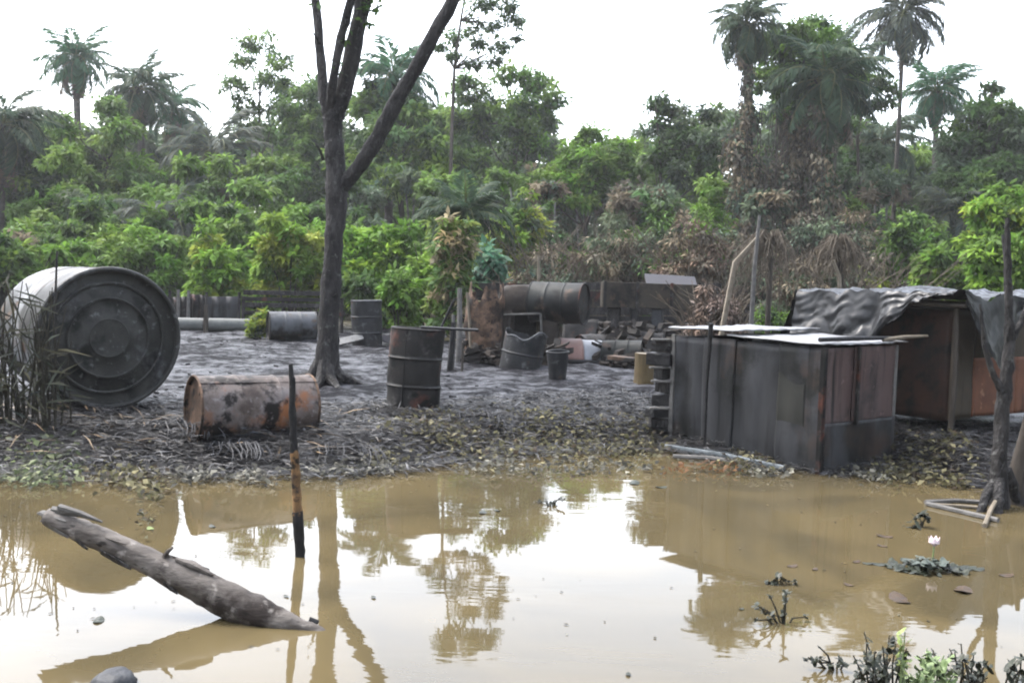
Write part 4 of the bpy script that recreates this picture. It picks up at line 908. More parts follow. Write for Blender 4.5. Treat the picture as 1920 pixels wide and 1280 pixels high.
def pole():
    rng = random.Random(4); d = 5.95
    b = atz(562, 1042, 0); t = thing('burnt_pole', b, 'upright pole in the water with charred top, bare orange middle and black foot', 'pole'); WORLD_O[t.name] = tuple(b); d = b.y
    def seg(name, l, mat):
        P, R = [], []
        for i in range(len(l)-1):
            for j in range(4):
                f = j/4; q = [l[i][k]*(1-f)+l[i+1][k]*f for k in range(3)]; P.append(at(q[0], q[1], d)+V((rng.uniform(-.003, .003), 0, 0))); R.append(.85*m(d, q[2])*rng.uniform(.88, 1.12))
        P.append(at(l[-1][0], l[-1][1], d)); R.append(m(d, l[-1][2])); MB().tube(P, R, 12, .06, rng).build(name, mat, t, smooth=True)
    seg('charred_top', [(545, 682, 5), (548, 720, 7.5), (549, 790, 8), (551, 848, 8.5)], CHAR)
    seg('bare_middle', [(551, 843, 9.6), (554, 880, 10), (556, 920, 10.5), (558, 965, 10.5)], BAREORANGE)
    seg('black_foot', [(558, 958, 11.2), (560, 1000, 11.5), (563, 1042, 12), (567, 1100, 12)], CHAR)
BAREORANGE = pm('bare_orange_wood', ks(.7, [(.34, (.04, .026, .016)), (.46, (.22, .125, .055)), (.7, (.46, .28, .13))]), 7, (.6, .8), bump=.4, stretch=(1, 1, .35), second=[((.03, .022, .018), 5, .49, .6), ((.012, .011, .010), 14, .54, .62)])
pole()
def stone():
    c = atz(214, 1282, 0); rng = random.Random(6); vs, fs = [], []; n, k = 20, 12
    for j in range(k+1):
        for i in range(n):
            q = 2*math.pi*i/n; p = math.pi*j/k; v = V((math.sin(p)*math.cos(q), math.sin(p)*math.sin(q), math.cos(p)))
            s = 1+.18*noise.noise(v*1.6+V((3, 1, 2)))+.07*noise.noise(v*4)
            vs.append(c+V((v.x*.085*s, v.y*.10*s, v.z*.062*s)))
    for j in range(k):
        for i in range(n): fs.append((j*n+i, (j+1)*n+i, (j+1)*n+(i+1) % n, j*n+(i+1) % n))
    mb = MB(); mb.add(vs, fs); o = mb.build('stone', STONE, smooth=True, sharp=80); tag(o, 'dark rounded stone breaking the water at the lower left corner', 'stone')
stone()

# ---- scrap at the back of the clearing
def fence_row():
    d = 23.6; t = thing('sheet_fence', gp(385, 600, d), 'low fence of blackened upright sheets between posts behind the lying pipe', 'fence'); WORLD_O[t.name] = tuple(t.location); rng = random.Random(21)
    for (x0, x1, y0, y1, mt) in ((-40, 8, 528, 600, BURNT), (8, 60, 522, 602, BURNT), (60, 120, 530, 602, BURNT), (318, 352, 535, 602, BURNT), (354, 386, 530, 600, BURNT), (388, 446, 532, 602, SHEET)):
        a, b = gp(x0, 600, d+rng.uniform(-.15, .15)), gp(x1, 600, d+rng.uniform(-.15, .15)); h = m(d, 602-y0)
        def Pq(u, v): return a.lerp(b, u)+UP*(h*v-.1)+V((0, .04*math.sin(u*14)+.03*v, 0))
        mb = MB(); mb.grid(Pq, 14, 4); mb.build('sheet_panel', mt, t, smooth=True, solid=.01)
    for x in (318, 334, 353, 387, 448):
        p = gp(x, 602, d-.1); q = MB(); q.tube([p-UP*.1, p+UP*m(d, 70)], [.045, .035], 7, .1, rng); q.build('post', GREYWOOD if x in (334, 353) else DARKBARK, t, smooth=True)
    t2 = thing('plank_fence', gp(520, 600, d), 'low fence of dark horizontal planks behind the grey lying drum', 'fence'); WORLD_O[t2.name] = tuple(t2.location)
    for (yc, hh, mt, x0, x1) in ((548, 9, DARKBARK, 456, 640), (560, 8, BURNT, 454, 644), (571, 9, DARKBARK, 458, 640), (586, 8, BURNT, 460, 646)):
        a, b = at(x0, yc, d), at(x1, yc+3, d); q = MB(); q.box((a+b)/2, ((b-a).length, .04, m(d, hh)), b-a); q.build('plank', mt, t2, bevel=.006)
    for x in (456, 530, 640):
        p = gp(x, 602, d+.06); q = MB(); q.tube([p-UP*.1, p+UP*m(d, 62)], [.05, .04], 7, .1, rng); q.build('post', DARKBARK, t2, smooth=True)
    t3 = thing('plank_fence', gp(1080, 610, 22.6), 'long low fence of blackened planks behind the oven and the trough', 'fence'); WORLD_O[t3.name] = tuple(t3.location); d = 22.6
    for (yc, x0, x1, hh, mt) in ((537, 836, 1060, 8, BURNT), (536, 1064, 1352, 8, DARKBARK), (551, 832, 990, 8, DARKBARK), (552, 994, 1240, 8, BURNT), (553, 1244, 1356, 8, CHAR), (567, 838, 1110, 8, CHAR), (568, 1114, 1350, 8, BURNT), (583, 834, 1030, 8, BURNT), (584, 1034, 1354, 8, DARKBARK), (599, 840, 1350, 8, CHAR)):
        a, b = at(x0, yc+rng.uniform(-2, 2), d+rng.uniform(-.03, .03)), at(x1, yc+rng.uniform(-2, 3), d+rng.uniform(-.03, .03)); q = MB(); q.box((a+b)/2, ((b-a).length, .04, m(d, hh*1.8)), b-a); q.build('plank', mt, t3, bevel=.006)
    for x in (850, 960, 1075, 1190, 1300, 1348):
        p = gp(x, 606, d-.12); q = MB(); q.tube([p-UP*.1, p+UP*m(d, rng.uniform(66, 92))], [.06, .045], 7, .12, rng); q.build('post', DARKBARK, t3, smooth=True)
fence_row()
def pipe():
    d = 22.5; a, b = gp(322, 632, d), gp(468, 632, d+.3); R = .15; rng = random.Random(2)
    t = thing('grey_pipe', a.lerp(b, .5), 'long pale grey pipe lying across the back left of the clearing', 'pipe'); WORLD_O[t.name] = tuple(t.location)
    mid = a.lerp(b, .42)
    for P0, P1 in ((a, mid), (mid, b)):
        q = MB(); q.tube([P0+UP*R, P0.lerp(P1, .5)+UP*R*1.03, P1+UP*R], [R, R*.98, R*.97], 18, .01); q.build('pipe_length', MUDDYPIPE, t, smooth=True, sharp=60)
    M = frame(mid+UP*R, (b-a)); q = MB(); ring(q, M, R*1.02, 0, .03, 28, 6); q.build('joint_collar', DARKBARK, t, smooth=True)
    p = gp(386, 634, d-.25); q = MB(); q.tube([p-UP*.1, p+UP*.35, p+UP*.62], [.05, .055, .04], 8, .1); o = q.build('stake', BARK, smooth=True); tag(o, 'short brown stake standing in front of the grey pipe', 'stake')
pipe()
def scrap_oven():
    rng = random.Random(31)
    # mud-and-metal oven wall
    d = 17.4; t = thing('burnt_oven', gp(985, 670, d), 'burnt earth oven with black mouth in the middle of the wreckage', 'oven'); WORLD_O[t.name] = tuple(t.location)
    def lump(x0, x1, y0, y1, dd, name, mat, depth=.5, n=10):
        a, b = gp(x0, 680, dd), gp(x1, 680, dd); g = a.z; z0, z1 = at((x0+x1)/2, y1, dd).z, at((x0+x1)/2, y0, dd).z
        cx, cy, hx, hy, hz = (a.x+b.x)/2, dd+depth/2, (b.x-a.x)/2, depth/2, (z1-z0)/2; vs, fs = [], []
        N_, K_ = 18, 10
        for j in range(K_+1):
            for i in range(N_):
                q = 2*math.pi*i/N_; p = -math.pi/2+math.pi*j/K_
                sx, sy, sz = math.cos(p)*math.cos(q), math.cos(p)*math.sin(q), math.sin(p)
                pw = lambda v: math.copysign(abs(v)**.45, v)
                v = V((pw(sx), pw(sy), pw(sz))); s = 1+.13*noise.noise(v*2.1+V((x0*.1, y0*.1, 0)))+.06*noise.noise(v*6)
                vs.append(V((cx+v.x*hx*s, cy+v.y*hy*s, (z0+z1)/2+v.z*hz*s)))
        for j in range(K_):
            for i in range(N_): fs.append((j*N_+i, j*N_+(i+1) % N_, (j+1)*N_+(i+1) % N_, (j+1)*N_+i))
        mb = MB(); mb.add(vs, fs); return mb.build(name, mat, t, smooth=True, sharp=70)
    lump(926, 962, 560, 690, d, 'oven_wall', EARTH, .6); lump(1012, 1046, 560, 680, d, 'oven_wall', EARTH, .6)
    lump(930, 1050, 535, 592, d, 'oven_top', EARTH, .8); lump(940, 1040, 560, 680, d+.65, 'oven_back', CHAR, .3)
    for (x0, y0, x1, y1) in ((940, 590, 1016, 588), (1014, 588, 1016, 650)):
        q = MB(); q.tube([at(x0, y0, d-.06), at(x1, y1, d-.06)], .022, 6, .1, rng); q.build('mouth_frame', GREYWOOD, t, smooth=True)
    # bent rusty sheet left
    dd = 17.2; a = gp(904, 684, dd); M = frame(a-UP*.05, (.02, 0, 1), (1, 0, 0))
    mb = rough_cyl(.30, 1.38, M, 48, .22, 22, nh=20, a0=math.radians(150), a1=math.radians(400), top_cut=lambda q: 1.22+.13*math.sin(q*4)+.09*math.sin(q*11))
    o = mb.build('bent_sheet', RUSTOR, smooth=True, solid=.008); tag(o, 'tall torn rusty orange sheet bent into a half round left of the oven', 'scrap sheet')
    # rubble at its foot
    for (px, py, w_, lab) in ((905, 676, .55, 'low rusty-brown plate lying at the foot of the torn orange sheet'), (930, 664, .4, 'olive-brown plate tilted against the oven wall')):
        p = gp(px, py, 16.9); q = MB(); q.box(p+UP*.09, (w_, .3, .04), (1, .2, .12), az=(.1, -.5, .85)); o = q.build('scrap_plate', RUSTOR if px < 920 else OLIVE, bevel=.008); tag(o, lab, 'scrap metal')
    # lying dark drum on the oven
    d2 = 17.7; c = at(1000, 566, d2); R = m(d2, 38); M = frame(c, V((.93, -.36, 0)).normalized()); L = m(d2, 100)
    t3 = thing('oil_drum', c-UP*R, 'dark green-black drum lying on top of the burnt oven', 'oil drum', 'oil drums'); WORLD_O[t3.name] = tuple(t3.location)
    rough_cyl(R, L, M, 36, .04, 17, ribs=(L*.33, L*.66), rib_h=.01, nh=16).build('shell', BURNTGREEN, t3, smooth=True)
    for hh, s in ((0, 1), (L, -1)):
        e = MB(); e.lathe([(R*.99, hh+.005*s), (R*.96, hh+.03*s), (.001, hh+.03*s)], M, 30); e.build('drum_head', BURNT, t3, smooth=True)
        r = MB(); ring(r, M, R, hh, .014, 36); r.build('rim', BURNT, t3, smooth=True)
    # cut open black drum
    d3 = 16.0; b = gp(974, 690, d3); M = frame(b-UP*.05, V((.16, 0, 1)).normalized(), (1, 0, 0)); R = m(d3, 39)
    t4 = thing('cut_drum', b, 'black drum cut open with a sagging jagged rim in front of the oven mouth', 'oil drum', 'oil drums'); WORLD_O[t4.name] = tuple(b)
    rough_cyl(R, .66, M, 40, .05, 4, ribs=(.3,), nh=22, top_cut=lambda q: .60+.07*math.cos(2*q+1.0)+.035*math.sin(5*q)).build('shell', BLACKMETAL, t4, smooth=True, solid=.008)
    e = MB(); e.lathe([(R*.97, .03), (.001, .03)], M, 30); e.build('drum_head', BURNT, t4, smooth=True)
    p = M @ V((-.05, -R*1.01, .60)); pts = [M @ V((R*1.01*math.cos(q), R*1.01*math.sin(q), .61+.07*math.cos(2*q+1.0)+.035*math.sin(5*q))) for q in [math.radians(x) for x in range(190, 352, 8)]]
    q = MB(); q.tube(pts, .014, 6, .1, rng); q.build('torn_edge', GREYDRUM, t4, smooth=True)
    # bucket
    d4 = 14.2; b = gp(1045, 716, d4); M = frame(b, V((-.03, -.05, 1)).normalized(), (1, 0, 0)); r0, r1, H = m(d4, 16), m(d4, 21), m(d4, 52)
    t5 = thing('bucket', b, 'black plastic bucket standing on the grey mud before the cut drum', 'bucket'); WORLD_O[t5.name] = tuple(b)
    e = MB(); e.lathe([(.001, 0), (r0, .0), (r0+.002, .02), (r1, H), (r1-.012, H), (r0-.01, .02), (.001, .02)], M, 32); e.build('body', BLACKMETAL, t5, smooth=True, sharp=40)
    r = MB(); ring(r, M, r1, H-.01, .010, 36); r.build('rim', BLACKMETAL, t5, smooth=True)
    q = MB(); q.tube([M @ V((r1*math.cos(a), -.06*math.sin(a)-.02, H-.02+.05*math.sin(a))) for a in [math.pi*i/12 for i in range(13)]], .006, 6); q.build('handle', GREYDRUM, t5, smooth=True)
    # tub: half drum, one half pink rust, one half pale
    d5 = 17.8; a = gp(1044, 660, d5-.1); b = gp(1126, 660, d5); R = m(d5, 25)
    t6 = thing('split_tub', a.lerp(b, .5), 'overturned half drum, pink-rust on one side and pale on the other, right of the oven', 'tub'); WORLD_O[t6.name] = tuple(t6.location)
    def arc(x0, x1, nm, mt, rr):
        M = frame(a.lerp(b, x0)-UP*.05, (b-a)); L = (b-a).length*(x1-x0); mb = rough_cyl(rr, L, M, 20, .04, 7, nh=8, a0=math.radians(-80), a1=math.radians(80)); mb.build(nm, mt, t6, smooth=True, solid=.008)
    arc(0, .52, 'pink_half', PINKRUST, R*1.85); arc(.525, 1.0, 'pale_half', WHITEMETAL, R*1.8)
    q = MB(); q.tube([gp(1066, 661, d5-.55)+UP*.02, gp(1132, 661, d5-.5)+UP*.03], .035, 8, .1, rng); o = q.build('stick', CHAR, smooth=True); tag(o, 'black stick lying along the foot of the overturned half drum', 'stick')
    # long trough on supports
    d6 = 20.5; A, B = at(1128, 553, d6), at(1318, 555, d6); R = m(d6, 24); M = frame(A, (B-A)); L = (B-A).length
    t7 = thing('long_trough', gp(1225, 620, d6), 'long brown rusty cooling trough raised on stones behind the stump', 'trough'); WORLD_O[t7.name] = tuple(t7.location)
    c = (A+B)/2
    for off, sz, nm in ((V((0, -.27, 0)), (L, .03, .50), 'side_wall'), (V((0, .27, 0)), (L, .03, .50), 'side_wall'), (V((-L/2+.01, 0, 0)), (.03, .5, .50), 'end_wall'), (V((L/2-.01, 0, 0)), (.03, .5, .50), 'end_wall'), (V((0, 0, -.24)), (L-.06, .5, .03), 'trough_floor')):
        q = MB(); q.box(c+off, sz); q.build(nm, TROUGHM, t7, bevel=.006)
    for k in range(4):
        q = MB(); q.box(c+V((-L/2+L*k/3, -.31, 0))*1.0 if 0 < k < 3 else c+V((-L/2*.96 if k == 0 else L/2*.96, -.31, 0)), (.06, .04, .54)); q.build('strap', BURNT, t7, bevel=.004)
    for i, px in enumerate((1150, 1188, 1232, 1280, 1306)):
        p = gp(px, 620, d6+rng.uniform(-.15, .15)); hz = (c.z-.26-p.z); q = MB(); q.box(p+UP*(hz/2-.02), (.20+rng.uniform(-.05, .08), .3, hz+.02), (1, rng.uniform(-.3, .3), .05)); o = q.build('support_block', (DARKBARK, CHAR, STONE, EARTH, BURNT)[i], bevel=.03)
        tag(o, ['dark wooden block propping the left end of the long trough', 'charred block second from left under the long trough', 'grey stone propping the middle of the long trough', 'burnt earth lump right of the grey stone under the long trough', 'black block propping the right end of the long trough'][i], 'support')
    p = at(1258, 524, d6+.1); q = MB(); q.box(p+V((0, 0, -.03)), (m(d6, 96), .5, .03), (1, 0, -.03), az=(0, -.45, .9)); o = q.build('mauve_sheet', PURPLE, bevel=.005); tag(o, 'mauve grey sheet leaning on top of the long trough', 'metal sheet')
    # dark heap planks below trough
    labs = ['longest charred plank lying under the long trough', 'charred plank crossing beneath the left end of the trough', 'short charred plank on the mud left of the stump', 'charred plank sloping down towards the stump', 'blackened plank lying behind the stump', 'thin burnt plank under the right of the trough', 'orange-brown board lying on the mud left of the stump']
    for i, (x0, y0, x1, y1, dd) in enumerate(((1135, 640, 1260, 648, 19.2), (1120, 622, 1195, 655, 19.6), (1140, 672, 1195, 690, 16.8), (1135, 650, 1215, 700, 17.2), (1170, 655, 1245, 668, 16.5), (1230, 628, 1330, 634, 19.8), (1145, 686, 1192, 700, 15.3))):
        a, b = gp(x0, y0, dd), gp(x1, y1, dd-.3); q = MB(); q.box((a+b)/2+UP*(.06+.03*i), ((b-a).length, .2, .06), (b-a)+UP*rng.uniform(-.08, .12)); o = q.build('plank', RUSTOR if i == 6 else (CHAR if i % 2 else DARKBARK), bevel=.008); tag(o, labs[i], 'plank', 'planks heaped by the trough')
    rb = MB(); rr_ = random.Random(8)
    for i in range(760):
        px, dd = rr_.uniform(1120, 1340), rr_.uniform(16.8, 20.6); p = gp(px, 640, dd)
        if i > 520: px = rr_.uniform(870, 1060); dd = rr_.uniform(16.4, 17.6); p = gp(px, 660, dd)
        lim = (.62 if i <= 520 else .28)*rr_.random()**1.6*min(1, (dd-16.2)/2.2 if i <= 520 else 1); sz = rr_.uniform(.03, .17)
        rb.box(p+UP*(lim+.02), (sz*rr_.uniform(1, 2.6), sz*.7, sz*rr_.uniform(.25, .8)), (math.cos(i*1.7), math.sin(i*2.9), rr_.uniform(-.5, .5)), az=(rr_.uniform(-.5, .5), rr_.uniform(-.5, .5), 1))
    o = rb.build('rubble', RUBBLEM); tag(o, 'heap of charred rubble under the trough and about the oven', 'rubble', kind='stuff')
    # more scrap about the oven and trough
    for (px, py, dd, ln, R_, a, mt, lab) in ((1122, 640, 18.6, .8, .27, .5, BURNT, 'blackened drum lying between the overturned half drum and the trough'), (1168, 668, 17.4, .7, .24, -.3, BURNTGREEN, 'dented dark drum half buried in the rubble left of the stump')):
        c = gp(px, py, dd); ax = V((math.cos(a), math.sin(a), .05)).normalized(); c.z += R_*.62; M = frame(c-ax*ln*.5, ax); th_ = thing('oil_drum', V((c.x, c.y, c.z-R_)), lab, 'oil drum', 'oil drums'); WORLD_O[th_.name] = tuple(th_.location)
        rough_cyl(R_, ln, M, 32, .10, int(px), ribs=(ln*.33, ln*.66), rib_h=.01, nh=16).build('shell', mt, th_, smooth=True)
        for hh, sg in ((0, 1), (ln, -1)):
            e = MB(); e.lathe([(R_*.99, hh+.005*sg), (R_*.95, hh+.03*sg), (.001, hh+.03*sg)], M, 28); e.build('drum_head', BURNT, th_, smooth=True)
    for (px, py, dd, w_, h_, tl, mt, lab) in ((1088, 612, 19.4, .7, .7, .3, BURNT, 'black sheet leaning behind the overturned half drum'), (1215, 640, 18.2, .8, .5, -.5, CHAR, 'charred sheet propped before the middle of the trough'), (1285, 640, 18.9, .7, .55, .4, TROUGHM, 'brown rusty sheet propped before the right end of the trough'), (950, 600, 18.6, .6, 1.0, .2, RUSTOR, 'rusty sheet standing in the gap left of the oven drum')):
        p = gp(px, py, dd); q = MB()
        def Pq(u, v, p=p, w_=w_, h_=h_, tl=tl, px=px): return p+V(((u-.5)*w_+.1*tl*v, .35*v+.05*noise.noise(V((u*3, v*3, px))), h_*v*(1-.12*noise.noise(V((u*5, px, 0))))-.03))
        q.grid(Pq, 12, 10); o = q.build('scrap_sheet', mt, smooth=True, solid=.008); tag(o, lab, 'scrap sheet')
    # stump
    d7 = 13.9; b = gp(1207, 726, d7); M = frame(b-UP*.04, V((0.01, 0, 1)), (1, 0, 0)); R = m(d7, 18.5); H = m(d7, 62)
    t8 = thing('cut_stump', b, 'yellowish cut log standing on end beside the metal box', 'stump'); WORLD_O[t8.name] = tuple(b)
    e = MB(); e.lathe([(R*1.06, 0), (R, .1), (R*.97, H*.6), (R, H)], M, 24, lambda q, h: 1+.05*math.sin(3*q)+.03*math.sin(7*q)); e.build('side', STUMPM, t8, smooth=True)
    e = MB(); e.lathe([(R*.985, H), (R*.6, H+.004), (.001, H+.005)], M, 24, lambda q, h: 1+.05*math.sin(3*q)+.03*math.sin(7*q)); e.build('cut_face', PALEWOOD, t8, smooth=True)
    # posts and slanting stick left of the oven
    for (x0, y0, x1, y1, dd, r_, mt, lab) in ((860, 650, 862, 540, 16.5, .05, GREYWOOD, 'grey post left of the torn orange sheet'), (848, 690, 850, 590, 15.4, .035, GREYWOOD, 'thin pale post just right of the burnt upright drum'), (803, 615, 852, 560, 14.8, .022, CHAR, 'slanting black stick rising behind the burnt upright drum'), (844, 640, 850, 604, 15.2, .05, CHAR, 'short black stub of post behind the board on the drum'), (885, 640, 876, 548, 17.0, .03, PALEWOOD, 'pale stick leaning on the torn orange sheet'), (866, 690, 867, 640, 15.0, .02, BARK, 'small thin peg in the mud left of the rusty-brown plate')):
        if y0 == 615: b0 = gp(788, 632, dd)
        else: b0 = gp(x0, y0, dd)
        q = MB(); e_ = at(x1, y1, dd); q.tube([b0-UP*.05, b0.lerp(e_, .5)+V((.01, 0, 0)), e_], [r_, r_*.9, r_*.75], 8, .08, rng); o = q.build('post' if r_ > .03 else 'stick', mt, smooth=True); tag(o, lab, 'post' if r_ > .03 else 'stick')
BURNTGREEN = pm('burnt_green_drum', [(.3, (.010, .012, .011)), (.6, (.026, .030, .028)), (.8, (.06, .06, .055))], 4, (.5, .75), bump=.3, bscale=20, bdist=.005, second=[((.13, .085, .06), 3, .56, .66), ((.006, .006, .006), 2, .5, .6)])
TROUGHM = pm('trough_rust', ks(.45, [(.3, (.04, .034, .026)), (.6, (.085, .07, .05)), (.8, (.13, .10, .075))]), 2.5, (.55, .8), bump=.3, bscale=14, bdist=.006, second=[((.012, .011, .010), 2.5, .48, .62), ((.18, .12, .08), 6, .58, .7)])
RUBBLEM = pm('charred_rubble', [(.3, (.010, .010, .010)), (.5, (.035, .030, .027)), (.7, (.10, .078, .062))], 2.2, (.7, .95), bump=.6, bscale=20)
STUMPM = pm('stump_side', [(.3, (.07, .05, .022)), (.6, (.17, .125, .06)), (.8, (.24, .18, .095))], 6, (.7, .9), bump=.5, stretch=(1, 1, .3))
scrap_oven()

# ---- leaning stakes, drooping dead fronds, brown sheet
def droop(t, hub, R, n):
    """thin dead leaf strands arching out of a hub and hanging down: a few thicker midribs and a mass of threads"""
    r = random.Random(n); mid, th = MB(), MB()
    for i in range(n):
        a = r.uniform(0, 6.283); q = R*r.uniform(.35, 1.0); up = r.uniform(.0, .22)*R; dr = R*r.uniform(.5, 1.15); e = V((math.cos(a), math.sin(a)*.8, 0))
        P = [hub, hub+e*(q*.35)+UP*up, hub+e*(q*.8)+UP*(up*.3-dr*.28), hub+e*q*1.0-UP*dr]
        w_ = r.uniform(.004, .010); mid.tube(P, [w_, w_*.9, w_*.7, w_*.3], 5)
        for k in range(11):
            f = r.uniform(.1, 1); j = min(int(f*3), 2); p = P[j].lerp(P[j+1], f*3-j); th.tube([p, p+V((r.uniform(-.06, .06), r.uniform(-.06, .06), -R*r.uniform(.05, .14))), p+V((r.uniform(-.1, .1), r.uniform(-.1, .1), -R*r.uniform(.18, .40)))], [.006, .005, .002], 4)
    mid.build('midribs', TWIG, t, smooth=True); th.build('dead_leaflets', STRAW, t)
STRAW = pm('dead_straw', [(.3, (.08, .066, .05)), (.7, (.24, .205, .16))], 3, (.8, .95), bump=0)
def leaning():
    rng = random.Random(41)
    for (pts, d, r0, r1, mt, lab, nm, ct) in (
        (((1408, 610), (1414, 510), (1424, 404)), 16.0, .045, .025, GREYWOOD, 'tall pale stake standing upright in the brown brush', 'stake', 'stake'),
        (((1345, 545), (1378, 492), (1420, 446)), 16.1, .05, .03, PALEWOOD, 'pale branch slanting up against the tall stake', 'branch', 'branch'),
        (((1582, 560), (1574, 520), (1562, 488)), 14.0, .035, .025, PALEWOOD, 'cream coloured stake under the drooping dead fronds', 'stake', 'stake'),
        (((1012, 530), (1010, 510), (1009, 480)), 18.0, .03, .025, PALEWOOD, 'thin pale stick upright behind the oven drum', 'stick', 'stick'),
        (((852, 580), (856, 500), (858, 440)), 22.0, .05, .03, BARK, 'slim brown trunk standing in the pale-leaved shrub', 'sapling', 'sapling'),
        (((1890, 560), (1886, 500), (1880, 440)), 20.0, .04, .03, DARKBARK, 'dark sapling stem among yellow-green leaves at right edge', 'sapling', 'sapling')):
        P = [at(x, y, d) for x, y in pts]; P[0].z = min(P[0].z, gz(P[0].x, P[0].y))
        q = MB(); q.tube([P[0], P[1], P[2]], [r0, (r0+r1)/2, r1], 8, .1, rng); o = q.build(nm, mt, smooth=True); tag(o, lab, ct)
    t = thing('dead_palm_top', gp(1575, 640, 14.3), 'collapsed dead palm top with fronds drooping like a tent', 'dead palm'); WORLD_O[t.name] = tuple(t.location)
    hub = at(1572, 456, 14.3); q = MB(); q.tube([V(t.location), at(1576, 540, 14.3), hub], [.06, .05, .04], 8, .1, rng); q.build('trunk', BARK, t, smooth=True)
    droop(t, hub, m(14.3, 84), 62)
    t2 = thing('dead_palm_top', gp(1440, 620, 16.4), 'dead brown fronds hanging from the tall pale stake', 'dead palm'); WORLD_O[t2.name] = tuple(t2.location)
    hub = at(1446, 446, 16.4); q = MB(); q.tube([V(t2.location), at(1442, 540, 16.4), hub], [.05, .045, .035], 8, .1, rng); q.build('trunk', BARK, t2, smooth=True)
    droop(t2, hub, m(16.4, 84), 50)
    dry_shrub('pinkish-brown heap of dead fronds slumped right of the trough', 1342, 560, 46, 58, 17.6, [(.20, .15, .125), (.15, .11, .09), (.11, .085, .07)], n=2600, tw=130, L=.13)
leaning()

# ---- reeds at the left edge in front of the tank
def reeds():
    rng = np.random.default_rng(77); r = random.Random(7)
    for gi, (px, py, d, n, lab) in enumerate(((18, 772, 8.9, 22, 'dark dry reed clump at the far left edge in front of the tank'), (62, 772, 8.95, 20, 'dark reed clump hiding the left part of the tank end'), (98, 778, 9.0, 8, 'sparser reed clump nearest the middle of the tank end'))):
        b = gp(px, py, d); t = thing('reed_clump', b, lab, 'reeds', 'reed clumps before the tank'); WORLD_O[t.name] = tuple(b); P, D, N, L = [], [], [], []
        sm = MB()
        for i in range(n):
            x, y = b.x+r.uniform(-.2, .2), b.y+r.uniform(-.15, .15); h = r.uniform(.45, 1.30); lean = r.uniform(-.22, .22)
            p0 = V((x, y, b.z-.03)); p1 = V((x+lean*h*.4, y, b.z+h*.6)); p2 = V((x+lean*h, y-.05, b.z+h))
            sm.tube([p0, p1, p2], [.010, .008, .004], 5)
            for k in range(3):
                q = p0.lerp(p2, r.uniform(.2, .95)); P.append(q); D.append((r.uniform(-.6, .6), r.uniform(-.4, .2), r.uniform(-.3, .9))); N.append((r.uniform(-1, 1), -1, .3)); L.append(r.uniform(.18, .45))
        P, D, N, L = map(np.array, (P, D, N, L)); C = jitter_col(rng, (.035, .036, .024), len(P), .4, .1)
        v, f, c = leaf_arrays(P, D, N, L, .022, C, .35); np_mesh('blades', v, f, DRY, c, t); sm.build('stems', REEDM, t, smooth=True)
    b = gp(104, 700, 9.2); q = MB(); q.tube([V((b.x, 9.2, b.z)), at(104, 560, 9.2), at(107, 470, 9.2)], [.016, .012, .008], 7); o = q.build('stick', DARKBARK, smooth=True); tag(o, 'tall thin dark stick rising above the tank top at left', 'stick')
REEDM = pm('reed_stem', [(.3, (.02, .019, .014)), (.7, (.07, .064, .045))], 9, (.6, .8), bump=.2)
reeds()

